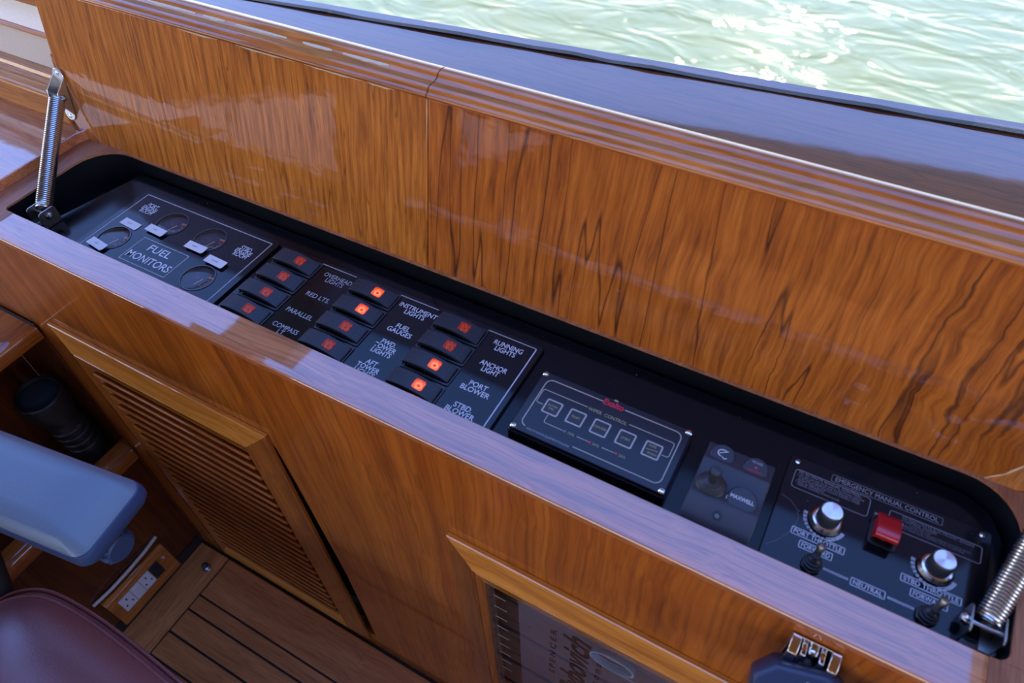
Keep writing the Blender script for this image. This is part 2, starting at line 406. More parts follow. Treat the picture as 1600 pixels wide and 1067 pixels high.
def thing(name, loc, label=None, cat=None, group=None, kind=None):
    o = bpy.data.objects.new(name, None); COL.objects.link(o)
    o.location = loc; o.empty_display_size = 0.02; o['base'] = list(loc)
    return tag(o, label, cat, group, kind)

def rrect(x0, x1, y0, y1, r=0.003, n=4, radii=None):
    rs = radii or [r] * 4; out = []
    for (cx, cy, sx, sy, a0), q in zip(((x1, y0, -1, 1, -90), (x1, y1, -1, -1, 0), (x0, y1, 1, -1, 90), (x0, y0, 1, 1, 180)), rs):
        for k in range(n + 1):
            a = math.radians(a0 + 90 * k / n)
            out.append((cx + sx * q + q * math.cos(a), cy + sy * q + q * math.sin(a)))
    return out

def circ(cx, cy, r, n=32):
    return [(cx + r * math.cos(2 * math.pi * k / n), cy + r * math.sin(2 * math.pi * k / n)) for k in range(n)]

def frame_line(name, x0, x1, y0, y1, z, w, mat, parent, r=0.003, h=0.0003):
    o = rrect(x0, x1, y0, y1, r, 4); i = rrect(x0 + w, x1 - w, y0 + w, y1 - w, max(r - w, 0.0004), 4)
    return MB().holed(o, [i], z, z + h).build(name, mat, parent, smooth=False)

def stroke(mb, pts, z, w, h=0.0003):
    """thin flat line along pts (x,y), one joined strip"""
    n = len(pts); Lp = []; Rp = []
    for i in range(n):
        a = Vector(pts[max(i - 1, 0)]); b_ = Vector(pts[min(i + 1, n - 1)]); d = (b_ - a).normalized(); nn = Vector((-d.y, d.x)) * w / 2
        p = Vector(pts[i]); Lp.append(p + nn); Rp.append(p - nn)
    rings = [[(Lp[i].x, Lp[i].y, z + h), (Rp[i].x, Rp[i].y, z + h), (Rp[i].x, Rp[i].y, z), (Lp[i].x, Lp[i].y, z)] for i in range(n)]
    return mb.loft(rings)

def text(s, x, y, z, cap, mat, parent, width=None, pitch=1.0, bold=0.0, mtx=None, name='lettering', shear=0.0, h=0.0003):
    """centred lettering lying on the xy plane (or on mtx); cap = capital height, width = width of the longest line"""
    cu = bpy.data.curves.new('lettering', 'FONT'); cu.body = s; cu.align_x = 'CENTER'; cu.align_y = 'CENTER'
    cu.size = 1.0; cu.space_line = pitch; cu.offset = bold; cu.shear = shear; cu.resolution_u = 3; cu.fill_mode = 'FRONT'
    ob = bpy.data.objects.new('lettering', cu)
    me = bpy.data.meshes.new_from_object(ob)
    bpy.data.objects.remove(ob); bpy.data.curves.remove(cu)
    co = [v.co.copy() for v in me.vertices]
    x0 = min(c.x for c in co); x1 = max(c.x for c in co); y0 = min(c.y for c in co); y1 = max(c.y for c in co)
    sy = cap / 0.69
    sx = width / (x1 - x0) if width else sy
    cx, cy = (x0 + x1) / 2, (y0 + y1) / 2
    for v, c in zip(me.vertices, co):
        p = Vector(((c.x - cx) * sx, (c.y - cy) * sy, h))
        v.co = mtx @ p if mtx is not None else p + Vector((x, y, z))
    me.name = name; me.materials.clear()
    return link(name, me, mat, parent)

# ================================================================== SETTING
YF = 0.2466          # front face of the console
ZD = 0.012           # side deck level
ZC = 0.045           # dash level behind the lid
ZF = -0.86           # cabin sole

# ---- sea
sea = MB().add([(-400, -400, -3.0), (400, -400, -3.0), (400, 400, -3.0), (-400, 400, -3.0)], [(0, 1, 2, 3)]).build('sea', 'water', smooth=False)
tag(sea, 'pale green sea water with white sun sparkles seen beyond the dash', 'water', kind='stuff')

# ---- floor: caulked teak
fl = MB().box(-3.0, 2.0, -3.2, 0.33, -0.90, -0.864).build('floor', 'caulk', smooth=False)
tag(fl, kind='structure')
MB().box(-0.905, -0.832, -3.2, YF - 0.006, -0.866, ZF).build('plank', 'teak_y', fl, bevel=0.001)
MB().box(-0.828, 2.0, 0.1600, YF - 0.006, -0.866, ZF).build('plank', 'teak', fl, bevel=0.001)
MB().box(-0.828, 2.0, 0.1295, 0.1565, -0.866, ZF).build('plank', 'teak', fl, bevel=0.001)
pk = MB().box(-0.828, 2.0, 0.0815, 0.1255, -0.866, ZF).build('plank', 'teak', fl, bevel=0.001)
for k in range(1, 69):
    c = pk.copy(); COL.objects.link(c); c.parent = fl; c.location = (0, -0.048 * k, 0)

# ---- ceiling: hardtop with two hatch openings, carried on posts
hatch1 = [(-3.4, 0.05), (-1.51, 0.05), (-1.51, 1.2), (-3.4, 1.2)]
hatch2 = [(-1.27, 0.05), (0.60, 0.05), (0.60, 1.2), (-1.27, 1.2)]
ceil = MB().holed([(-3.8, -2.6), (2.6, -2.6), (2.6, 2.88), (-3.8, 1.88)], [hatch1, hatch2], 1.10, 1.16).build('ceiling', 'roof', smooth=False)
tag(ceil, kind='structure')

# ---- windscreen: glass standing in a black gasket along the front of the dash
def wpt(x): return 0.7937 - 0.022 * 0 + (x + 0.9437) * 0.1114   # y of the gasket at level ZD
K = (0.5 - ZC) / (0.5 - ZD)
gA = Vector((-0.9437 * K, 0.7937 * K, ZC)); gB = Vector((0.1595 * K, 0.9166 * K, ZC))
gd = (gB - gA).normalized(); gn = Vector((-gd.y, gd.x, 0))
g0 = gA - gd * 0.55; g1 = gB + gd * 1.6
win = MB()
t = Vector((0, 0.25, 1.05))
def quadbox(a, b_, up, th):
    n = (b_ - a).cross(up).normalized() * th
    return MB().loft([[a, b_, b_ + n, a + n], [a + up, b_ + up, b_ + up + n, a + up + n]])
wn = quadbox(g0 + Vector((0, 0, 0.002)) + gn * 0.0055, g1 + Vector((0, 0, 0.002)) + gn * 0.0055, t, 0.005).build('window_1', 'glass', smooth=False)
tag(wn, kind='structure')
gs = MB()
gpts = []
NG = 60
for i in range(NG + 1):
    p = g0.lerp(g1, i / NG); gpts.append((p, 0.0012 + 0.0025 * random.random()))
rings = []
for p, h in gpts:
    a = p + gn * 0.002; b_ = p + gn * 0.0105
    rings.append([(a.x, a.y, ZC - 0.001), (b_.x, b_.y, ZC - 0.001), (b_.x, b_.y, ZC + h), (a.x, a.y, ZC + h)])
gs.loft(rings).build('gasket', 'gasket', wn, smooth=False)

# ---- left side: wooden coaming, cream panel, white moulded panel
cm = MB().prof_x([(0.4245, ZD - 0.002), (0.4245, 0.044), (0.428, 0.0465), (0.452, 0.047), (0.455, 0.053), (0.466, 0.053), (0.466, ZD - 0.002)], -1.9, -0.8935)
trm = cm.build('trim_1', 'coaming', bevel=0.0012); tag(trm, kind='structure')
wl = MB().prof_x([(0.466, 0.012), (0.466, 0.053), (0.474, 0.094), (0.60, 0.094), (0.60, 0.012)], -1.9, -0.8935).build('wall_left', 'cream', smooth=False)
tag(wl, kind='structure')
MB().prof_x([(0.4705, 0.0925), (0.4705, 0.0965), (0.4735, 0.0985), (0.60, 0.0985), (0.60, 0.0925)], -1.9, -0.8935).build('cap_rail', 'coaming', wl, bevel=0.001)
MB().prof_x([(0.4745, 0.0985), (0.4790, 0.1340), (0.60, 0.1340), (0.60, 0.0985)], -1.9, -0.8935).build('white_panel', 'gelcoat', wl, smooth=False)
MB().prof_x([(0.4720, 0.1340), (0.4700, 0.146), (0.480, 0.154), (0.60, 0.154), (0.60, 0.1340)], -1.9, -0.8935).build('upper_rail', 'coaming', wl, bevel=0.001)

# ---- unseen rear and right bulwarks of the helm deck, raised to cut ambient light
bw = MB().box(-3.0, 2.06, -3.26, -3.2, -0.90, 0.10).build('wall_back', 'cabinet', bevel=0.01); tag(bw, kind='structure')
bw = MB().box(2.0, 2.06, -3.2, 0.9, -0.90, 0.05).build('wall_right', 'cabinet', bevel=0.01); tag(bw, kind='structure')
bw = MB().box(-3.06, -3.0, -3.2, -0.35, -0.90, -0.57).build('wall_side_blocker', 'gelcoat', bevel=0.006); tag(bw, kind='structure')  # unseen bulwark added to keep the bright sea out of the lid's reflection
MB().box(-3.075, -2.99, -3.2, -0.35, -0.5695, -0.08).build('blocker_panel', 'cabinet', bw, bevel=0.006)  # dark upper half of the added bulwark, leaves a low pale band reflected
n_t = 2
for (x, y) in ((-3.7, -2.5), (2.4, -2.5), (2.4, 1.9), (-3.7, 1.9)):
    tag(MB().tube([(x, y, -1.2), (x, y, 1.11)], 0.03, 12).build(f'trim_{n_t}', 'steel'), kind='structure'); n_t += 1

# ================================================================== HELM CONSOLE
con = thing('helm_console', (-0.3, YF, ZF), 'varnished wooden helm console with a long open black switch well along its top', 'console')
X0, X1 = -0.905, 0.95
HOLE = rrect(-0.836, 0.203, 0.2793, 0.4205, n=8, radii=[0.010, 0.042, 0.045, 0.006])
fpm = MB().holed([(-1.60, ZF - 0.002), (X1, ZF - 0.002), (X1, -0.0125), (-1.60, -0.0125)], [[(-0.793, -0.772), (-0.517, -0.805), (-0.4530, -0.790), (-0.4500, -0.520), (-0.4600, -0.300), (-0.4665, -0.185), (-0.517, -0.200), (-0.793, -0.208)], [(-0.190, -0.670), (0.320, -0.670), (0.320, -0.214), (-0.190, -0.214)]], 0.0, 0.02)
fpm.v = [(x, YF + 0.02 - z, y) for x, y, z in fpm.v]
fpm.build('front_panel', 'front', con, smooth=False)
MB().box(-1.60, X1, 0.300, 0.305, ZF - 0.002, -0.0585).build('inner_back', 'caulk', con, smooth=False)
# ledge = front rim and the rebated rim around the well
MB().prof_x([(0.2435, -0.0090), (0.2435, -0.0026), (0.2440, -0.0019), (0.2448, -0.0014), (0.2512, 0.0), (0.2785, 0.0), (0.2793, -0.0008), (0.2793, -0.0090)], -0.8172, 0.1902).build('ledge', 'ledge', con, smooth=False)
MB().box(0.1906, X1, 0.2440, 0.2795, -0.0034, -0.0004).build('well_rim', 'rim', con, smooth=False)
rim = [(0.1932, 0.2797), (X1, 0.2797), (X1, 0.447), (-0.838, 0.447), (-0.8475, 0.443), (-0.860, 0.430), (-0.868, 0.412), (-0.868, 0.2440), (-0.8175, 0.2440), (-0.8175, 0.2793)] + list(reversed(HOLE))
MB().holed(rim, [], -0.003, -0.0004).build('well_rim', 'rim', con, bevel=0.0008)
for xa, xb in ((-1.60, -0.8178), (0.1908, X1)):
    MB().box(xa, xb, YF, YF + 0.02, -0.0123, -0.0034).build('apron', 'front', con, smooth=False)
# side deck left of the well
MB().prism([(-1.9, 0.2440), (-0.8685, 0.2440), (-0.8685, 0.411), (-0.8605, 0.430), (-0.8480, 0.4435), (-0.838, 0.4475), (-0.80, 0.449), (-0.80, 0.4525), (-0.8930, 0.4525), (-0.8930, 0.468), (-1.9, 0.468)], -0.012, ZD).build('side_deck', 'ledge', con, bevel=0.0012)
# dash behind the lid, up to the windscreen gasket
a, b_ = g0, g1
MB().prism([(-0.8925, 0.4535), (X1, 0.4535), (b_.x, b_.y + 0.03), (a.x, a.y + 0.03), (a.x, 0.601), (-0.8925, 0.601)], ZC - 0.02, ZC).build('dash_top', 'dash', con, smooth=False)
MB().box(-0.8925, X1, 0.4535, 0.463, -0.01, ZC - 0.0205).build('dash_riser', 'dash', con, smooth=False)
# well liner
lin_o = rrect(-0.839, 0.206, 0.2763, 0.4235, n=8, radii=[0.012, 0.045, 0.048, 0.008])
MB().holed(lin_o, [HOLE], -0.052, -0.0032).build('well_liner', 'liner', con)
MB().prism(lin_o, -0.056, -0.0521).build('well_floor', 'liner', con)
# instrument board with slanted left end
bd = [(-0.8085, 0.2815), (0.200, 0.2815), (0.2005, 0.385), (0.190, 0.408), (0.168, 0.4185), (-0.7765, 0.4185)]
MB().prism(bd, -0.050, -0.022).build('instrument_board', 'black', con, bevel=0.003, seg=3)

# ================================================================== LIDS
TH = math.radians(12)
U = Vector((0, math.sin(TH), math.cos(TH)))        # up the lid
Nn = Vector((0, -math.cos(TH), math.sin(TH)))       # out of its face
A0 = Vector((0, 0.4225, 0.0))
def lp(x, s, n=0.0): return Vector((x, 0, 0)) + A0 + U * s + Nn * n
XS = -0.3493
# nosing profile (s, n), seen from the right: bead, hollow, step, round top edge, back
NOSE = [(0.1735, -0.014), (0.1735, 0.0006), (0.1745, 0.0026), (0.1768, 0.0034), (0.1785, 0.0022), (0.1790, 0.0006),
        (0.1812, 0.0000), (0.1832, -0.0012), (0.1846, -0.0036), (0.1851, -0.0070), (0.1858, -0.0100), (0.1872, -0.0128), (0.1884, -0.0146),
        (0.1898, -0.0152), (0.1912, -0.0156), (0.1926, -0.0172), (0.1936, -0.0196), (0.1942, -0.0222), (0.1945, -0.0250), (0.1943, -0.0278), (0.1936, -0.0305), (0.1922, -0.0328), (0.188, -0.0345), (0.181, -0.0345), (0.1735, -0.0345)]
def lid(x0, x1, matn, label, left):
    t_ = thing('console_lid', tuple(lp((x0 + x1) / 2, 0, -0.008)), label, 'lid')
    g = 0.0004
    xa, xb = x0 + (0 if left else g), x1 - (g if left else 0)
    r = 0.05; outl = []
    # outline in (x,s), counter-clockwise seen from the face; lower outer corner rounded
    if left:
        cor = [(xa + r - r * math.cos(math.radians(q)), -0.006 + r - r * math.sin(math.radians(q))) for q in range(0, 91, 10)]
        outl = cor + [(xb, -0.006), (xb, 0.174), (xa + 0.002, 0.174)]
    else:
        cor = [(xb - r + r * math.sin(math.radians(q)), -0.006 + r - r * math.cos(math.radians(q))) for q in range(0, 91, 10)]
        outl = [(xa, -0.006)] + cor + [(xb - 0.002, 0.174), (xa, 0.174)]
    MB().loft([[lp(x, s, -0.014) for x, s in outl], [lp(x, s, 0) for x, s in outl]]).build('panel', matn, t_, bevel=0.0012)
    # lighter edge band following the rounded corner: slim crescent standing a little proud of the face
    sg = 1 if left else -1; xe = xa if left else xb
    outer = [(xe, 0.10)] + [(xe + sg * (r - r * math.cos(math.radians(q))), -0.006 + r - r * math.sin(math.radians(q))) for q in range(0, 91, 10)]
    inner = [(xe + sg * 0.056, -0.0045), (xe + sg * 0.043, 0.010), (xe + sg * 0.034, 0.026), (xe + sg * 0.026, 0.046), (xe + sg * 0.017, 0.068), (xe + sg * 0.007, 0.090)]
    loop = outer + inner
    if not left: loop = loop[::-1]
    MB().loft([[lp(x, s, -0.001) for x, s in loop], [lp(x, s, 0.0014) for x, s in loop]]).build('edge_band', 'band', t_, bevel=0.0011, seg=2)
    MB().loft([[lp(xa + (0.0003 if not left else 0), s, n) for s, n in NOSE], [lp(xb, s, n) for s, n in NOSE]]).build('nosing', 'moulding', t_, angle=60)
    # thin hinge leaf along the foot of the lid
    MB().loft([[lp(xa + 0.05 * left, s, n) for s, n in ((-0.0105, -0.013), (-0.0105, -0.0005), (-0.0062, -0.0005), (-0.0062, -0.013))],
               [lp(xb - 0.05 * (not left), s, n) for s, n in ((-0.0105, -0.013), (-0.0105, -0.0005), (-0.0062, -0.0005), (-0.0062, -0.013))]]).build('hinge_strip', 'band', t_)
    if left:
        ch = MB()
        for q in ((-0.655, -0.60), (-0.575, -0.50), (-0.488, -0.42), (-0.415, -0.385)):
            n_ = 9; up_ = []; dn_ = []
            for i in range(n_ + 1):
                x = q[0] + (q[1] - q[0]) * i / n_
                w = 0.0012 * math.sin(math.pi * i / n_) * (0.5 + random.random())
                up_.append(lp(x, 0.1735, 0.0009)); dn_.append(lp(x, 0.1731 - w, 0.0006))
            ch = MB()
            ch.loft([[up_[i], dn_[i], dn_[i] - Nn * 0.001, up_[i] - Nn * 0.001] for i in range(n_ + 1)])
            ch.build('varnish_chip', 'chip', t_, smooth=False)
        # worn streaks along the shoulder of the nosing
        for q in ((-0.71, -0.64), (-0.630, -0.600), (-0.585, -0.520), (-0.500, -0.465), (-0.452, -0.400)):
            n_ = 10; U_ = []; D_ = []
            for i in range(n_ + 1):
                x = q[0] + (q[1] - q[0]) * i / n_; w = math.sin(math.pi * i / n_) * (0.4 + 0.6 * random.random())
                U_.append(lp(x, 0.1881 + 0.0004, -0.0142 + 0.0004 - 0.0012 * w)); D_.append(lp(x, 0.1876 + 0.0004 - 0.0010 * w, -0.0133 + 0.0006 + 0.0018 * w))
            MB().loft([[U_[i], D_[i], D_[i] - U * 0.001, U_[i] - U * 0.001] for i in range(n_ + 1)]).build('worn_streak', 'chip', t_, smooth=False)
    return t_
LX0, LX1 = -0.890, 0.225
lid(LX0, XS, 'lid_l', 'left wooden lid of straight grained rosewood held up by the left spring', True)
lid(XS, LX1, 'lid_r', 'right wooden lid of swirling dark veined rosewood propped open behind the wiper panel', False)

# ================================================================== LID SPRINGS
def spring(foot, head, label, sgn):
    t_ = thing('lid_spring', tuple(foot), label, 'spring')
    F = Vector(foot); H_ = Vector(head); d = (H_ - F).normalized(); Ln = (H_ - F).length
    p0 = F + d * 0.005; p1 = H_ - d * 0.005; ln = (p1 - p0).length
    s = d.cross(Vector((0, 0, 1))).normalized(); u = s.cross(d)
    turns = int(ln / 0.00255); k = 14; pts = []
    R = 0.0080
    for i in range(turns * k + 1):
        a = 2 * math.pi * i / k
        pts.append(p0 + d * (ln * i / (turns * k)) + (s * math.cos(a) + u * math.sin(a)) * R)
    MB().tube(pts, 0.00112, 6).build('coil', 'steel', t_)
    MB().tube([F + d * 0.004, p0 + d * 0.002, p1 - d * 0.002, H_ - d * 0.004], 0.0058, 12).build('core_rod', 'gun', t_)
    # head bracket: folded plate on the lid's edge band with two ears and a pivot
    c = H_
    mb = MB()
    br = []
    sx = sgn
    pl = [(-0.0065, 0.026), (0.0065, 0.026), (0.0075, 0.0), (0.0065, -0.026), (-0.0065, -0.026), (-0.0075, 0.0)]
    def bp(x, s_, n_): return Vector((c.x + x, 0, 0)) + Vector((0, A0.y, A0.z)) + U * ((c - A0).dot(U) + s_) + Nn * n_
    nb = 0.0016
    plate = rrect(-0.0095, 0.0095, -0.032, 0.032, 0.0085, 4)
    MB().loft([[bp(x, s_, nb) for x, s_ in plate], [bp(x, s_, nb + 0.0016) for x, s_ in plate]]).build('head_bracket', 'steel', t_, bevel=0.0005)
    nh = (c - A0).dot(Nn)
    for e_ in (-1, 1):
        ear = [(-0.024, nb + 0.001), (0.024, nb + 0.001), (0.007, nh + 0.005), (-0.007, nh + 0.005)]
        MB().loft([[bp(e_ * 0.0105, a_, n_) for a_, n_ in ear], [bp(e_ * 0.0089, a_, n_) for a_, n_ in ear]]).build('bracket_ear', 'steel', t_, bevel=0.0004)
    MB().tube([bp(-0.0125, 0, nh), bp(0.0125, 0, nh)], 0.0022, 12).build('pivot_pin', 'gun', t_)
    for e_ in (-1, 1):
        MB().lathe([(0.0, 0.0), (0.004, 0.0), (0.004, 0.0012), (0.0026, 0.0032), (0.0, 0.0038)], bp(e_ * 0.0106, 0, nh), (e_, 0, 0), 14).build('pivot_head', 'gun', t_)
    for s_ in (-0.0265, 0.0265):
        MB().lathe([(0, 0), (0.0026, 0), (0.0022, 0.0008), (0, 0.0011)], bp(0, s_, nb + 0.0016), tuple(Nn), 12).build('screw', 'chrome', t_)
    # foot bracket standing in the well
    MB().prism(rrect(F.x - 0.014, F.x + 0.014, F.y - 0.012, F.y + 0.014, 0.003), -0.022 if sgn > 0 else -0.0505, -0.0205 if sgn > 0 else -0.0225).build('foot_plate', 'gun', t_, bevel=0.0005)
    z0 = -0.0215
    for e_ in (-1, 1):
        ear = rrect(-0.011, 0.011, -0.0, 0.021, 0.004, 3)
        MB().loft([[(F.x + e_ * 0.0098, F.y + a_, z0 + b2) for a_, b2 in ear], [(F.x + e_ * 0.0112, F.y + a_, z0 + b2) for a_, b2 in ear]]).build('foot_ear', 'gun', t_, bevel=0.0004)
    MB().tube([F + Vector((-0.0125, 0, 0.0)), F + Vector((0.0125, 0, 0.0))], 0.0022, 12).build('foot_pin', 'steel', t_)
    MB().lathe([(0, 0), (0.0046, 0), (0.0046, 0.0015), (0.003, 0.0036), (0, 0.0042)], F + Vector((-sgn * 0.0115, 0, 0)), (-sgn, 0, 0), 14).build('foot_bolt', 'chrome' if sgn > 0 else 'gun', t_)
    MB().lathe([(0, 0), (0.0040, 0), (0.0040, 0.003), (0.003, 0.0045), (0, 0.0045)], F + Vector((sgn * 0.0115, 0, 0)), (sgn, 0, 0), 6).build('foot_nut', 'chrome', t_)
    return t_
spring((-0.8010, 0.300, -0.0085), tuple(lp(-0.884, 0.052, 0.0115)), 'left coiled steel lid spring beside the fuel monitor panel', -1)
spring((0.1885, 0.303, -0.0085), tuple(lp(0.2120, 0.052, 0.0115)), 'right coiled steel lid spring beside the throttle knobs', 1)
# ================================================================== FUEL MONITOR PANEL
ZP = -0.018
fm = thing('fuel_monitor_panel', (-0.632, 0.336, -0.022), 'black fuel monitor panel with four round gauges at the left end of the well', 'control panel')
holes = [(-0.7040, 0.3135), (-0.6620, 0.3612), (-0.6025, 0.3610), (-0.5695, 0.3098)]
RG = 0.0194
MB().holed(rrect(-0.738, -0.527, 0.2825, 0.3935, 0.003), [circ(x, y, RG, 40) for x, y in holes], -0.0219, ZP).build('plate', 'plate', fm, bevel=0.0008)
frame_line('border_line', -0.7303, -0.5345, 0.2858, 0.3886, ZP, 0.0011, 'grey_ink', fm, 0.001)
frame_line('title_border', -0.6725, -0.6025, 0.2925, 0.3305, ZP, 0.0009, 'grey_ink', fm, 0.0012)
text('FUEL', -0.6375, 0.3205, ZP, 0.0098, 'white_ink', fm, 0.0330, bold=0.01)
text('MONITORS', -0.6375, 0.3040, ZP, 0.0098, 'white_ink', fm, 0.0640, bold=0.01)
text('PORT\nENGINE\nROOM', -0.7065, 0.3690, ZP, 0.0058, 'white_ink', fm, 0.0220, pitch=0.66, bold=0.01)
text('STBD.\nENGINE\nROOM', -0.5540, 0.3630, ZP, 0.0058, 'white_ink', fm, 0.0220, pitch=0.66, bold=0.01)
for i, (gx, gy) in enumerate(holes):
    RG = 0.0194
    g = MB().lathe([(0.0, -0.0002), (RG - 0.0003, -0.0002), (RG - 0.0003, 0.0002), (0.0, 0.0002)], (gx, gy, -0.0214), seg=40).build('fuel_gauge', 'dial', fm)
    MB().holed(circ(gx, gy, RG - 0.0002, 40), [circ(gx, gy, RG - 0.0012, 40)], -0.0212, ZP + 0.0007).build('bezel', 'bezel', g)
    MB().lathe([(RG - 0.0014, 0.0), (RG - 0.0022, 0.0003), (RG * 0.8, 0.00055), (RG * 0.6, 0.0008), (RG * 0.3, 0.0010), (0.0003, 0.00105)], (gx, gy, -0.0180), seg=40).build('glass_lens', 'gauge_glass', g)
    # scale arc over the right half, ticks, numerals and a needle
    arc = [(gx + 0.0118 * math.cos(math.radians(q)), gy + 0.0105 * math.sin(math.radians(q))) for q in range(-42, 58, 8)]
    stroke(MB(), arc, -0.0211, 0.00055).build('scale_arc', 'dial_mark', g, smooth=False)
    for q in (-40, -10, 20, 52):
        c_, s_ = math.cos(math.radians(q)), math.sin(math.radians(q))
        stroke(MB(), [(gx + 0.0098 * c_, gy + 0.0088 * s_), (gx + 0.0128 * c_, gy + 0.0114 * s_)], -0.0211, 0.0008).build('scale_tick', 'dial_mark', g, smooth=False)
    stroke(MB(), [(gx - 0.001 + 0.0012, gy - 0.008), (gx + 0.0036, gy + 0.0026)], -0.0209, 0.0010).build('needle', 'needle', g, smooth=False)
    MB().box(gx + 0.0062, gx + 0.0128, gy + 0.0070, gy + 0.0094, -0.0212, -0.0210).build('unit_mark', 'dial_mark', g, smooth=False)
    text('F', gx - 0.0035, gy + 0.002, -0.0211, 0.0026, 'dial_mark', g, name='dial_letter')
    text('E', gx + 0.0062, gy - 0.0062, -0.0211, 0.0026, 'dial_mark', g, name='dial_letter')
for (x, y, rz, w_, s_) in ((-0.7050, 0.3392, -3, 0.0085, 'STBD AFT'), (-0.6672, 0.3432, -2, 0.0055, 'FWD'), (-0.6050, 0.3432, 0, 0.0075, 'DRAW'), (-0.5683, 0.3358, -2, 0.0095, 'UNUSED'), (-0.7090, 0.2962, -6, 0.0050, 'AFT')):
    R_ = Matrix.Translation((x, y, ZP + 0.0026 if (x, y) != (-0.7050, 0.3392) else ZP + 0.0004)) @ Matrix.Rotation(math.radians(rz), 4, 'Z')
    cs = [(-0.0135, -0.0052), (0.0125, -0.0056), (0.0137, -0.0030), (0.0132, 0.0052), (-0.0135, 0.0054)]
    lb = MB().loft([[R_ @ Vector((a_, b2, 0)) for a_, b2 in cs], [R_ @ Vector((a_, b2, 0.0004)) for a_, b2 in cs]]).build('paper_label', 'paper', fm, smooth=False)
    text(s_, 0, 0, 0, 0.0019, 'paper_ink', lb, w_, mtx=R_ @ Matrix.Translation((-0.001, 0, 0.0004)))

# ================================================================== SWITCH PANEL
sp = thing('switch_panel', (-0.335, 0.336, -0.022), 'long black switch panel with three columns of red lit rocker switches', 'control panel')
MB().prism(rrect(-0.522, -0.1985, 0.2825, 0.3945, 0.003), -0.0219, ZP).build('plate', 'plate', sp, bevel=0.0008)
SW = [(-0.4890, False, (0, 0, 0, 0)), (-0.3870, True, (1, 1, 0, 0)), (-0.2835, True, (0, 0, 1, 1))]
YS = (0.3755, 0.3490, 0.3230, 0.2965)
# thin white edge line round the lettered part
brd = [(-0.466, 0.3886), (-0.4215, 0.3886)]
for a_, b2 in ((-0.464, -0.4185), (-0.362, -0.3155), (-0.2580, -0.2060)):
    stroke(MB(), [(a_, 0.3888), (b2, 0.3888)], ZP, 0.0009).build('border_line', 'grey_ink', sp, smooth=False)
stroke(MB(), [(-0.2060, 0.3888), (-0.2048, 0.3876), (-0.2046, 0.2835)], ZP, 0.0011).build('border_line', 'white_ink', sp, smooth=False)
for (x, ys) in ((-0.4640, (0.2835, 0.384)), (-0.3600, (0.2835, 0.384)), (-0.2560, (0.2835, 0.384))):
    stroke(MB(), [(x, ys[0]), (x, ys[1] - 0.003), (x + 0.003, ys[1]), (x + 0.043, ys[1])], ZP, 0.0004, 0.0002).build('scribed_line', 'switch_edge', sp, smooth=False)
lab = [[(-0.4345, 0.3742, 'OVERHEAD\nLIGHTS', 0.0355), (-0.4362, 0.3464, 'RED LTS.', 0.0295), (-0.4380, 0.3195, 'PARALLEL', 0.0328), (-0.4378, 0.2945, 'COMPASS\nLT.', 0.0318)],
       [(-0.3335, 0.3752, 'INSTRUMENT\nLIGHTS', 0.0440), (-0.3340, 0.3490, 'FUEL\nGAUGES', 0.0278), (-0.3345, 0.3225, 'FWD.\nTOWER\nLIGHTS', 0.0250), (-0.3345, 0.2950, 'AFT\nTOWER\nLIGHTS', 0.0255)],
       [(-0.2300, 0.3755, 'RUNNING\nLIGHTS', 0.0308), (-0.2305, 0.3480, 'ANCHOR\nLIGHT', 0.0285), (-0.2312, 0.3218, 'PORT\nBLOWER', 0.0300), (-0.2310, 0.2948, 'STBD.\nBLOWER', 0.0295)]]
for ci, c_ in enumerate(lab):
    for (x, y, s_, w_) in c_:
        three = s_.count('\n') == 2
        text(s_, x, y, ZP, 0.0056, 'grey_ink' if ci == 0 else 'white_ink', sp, w_, pitch=0.80 if three else 0.82, bold=0.014 if ci else 0.004)

def rocker_meshes():
    """one rocker in local coordinates: long axis x, centre of the cap at the origin, plate at z=0"""
    top = [(-0.0248, 0.0070), (-0.0190, 0.0081), (-0.0130, 0.0088), (-0.0070, 0.0090), (-0.0010, 0.0087), (0.0050, 0.0079), (0.0110, 0.0067), (0.0170, 0.0050), (0.0225, 0.0030), (0.0248, 0.0020)]
    rings = []
    for x, z in top:
        rings.append([(x, -0.0094, max(z - 0.0050, 0.0004)), (x, 0.0094, max(z - 0.0050, 0.0004)), (x, 0.0094, z), (x, -0.0094, z)])
    cap = MB().loft(rings)
    dots = []
    for dx in (-0.0215, -0.0180, -0.0145):
        for dy in (-0.0060, 0.0, 0.0060): dots.append((dx, dy))
    for dy in (-0.0075, -0.0030, 0.0030, 0.0075): dots.append((0.0192, dy))
    def zt(x):
        for (xa, za), (xb, zb) in zip(top, top[1:]):
            if xa <= x <= xb: return za + (zb - za) * (x - xa) / (xb - xa)
    dm = MB()
    for dx, dy in dots:
        z = zt(dx); r = 0.00036
        dm.loft([[(dx + r * 1.5 * math.cos(a), dy + r * math.sin(a), z - 0.0001) for a in (0, 1.57, 3.14, 4.71)], [(dx + r * 0.8 * math.cos(a), dy + r * 0.6 * math.sin(a), z + 0.00025) for a in (0, 1.57, 3.14, 4.71)]])
    bez = MB().holed(rrect(-0.0270, 0.0270, -0.0122, 0.0122, 0.002), [rrect(-0.0256, 0.0256, -0.0099, 0.0099, 0.001)], 0.0, 0.0012)
    return cap, dm, bez, zt
cap, dm, bez, zt = rocker_meshes()
LEDX = 0.0062
proto = {}
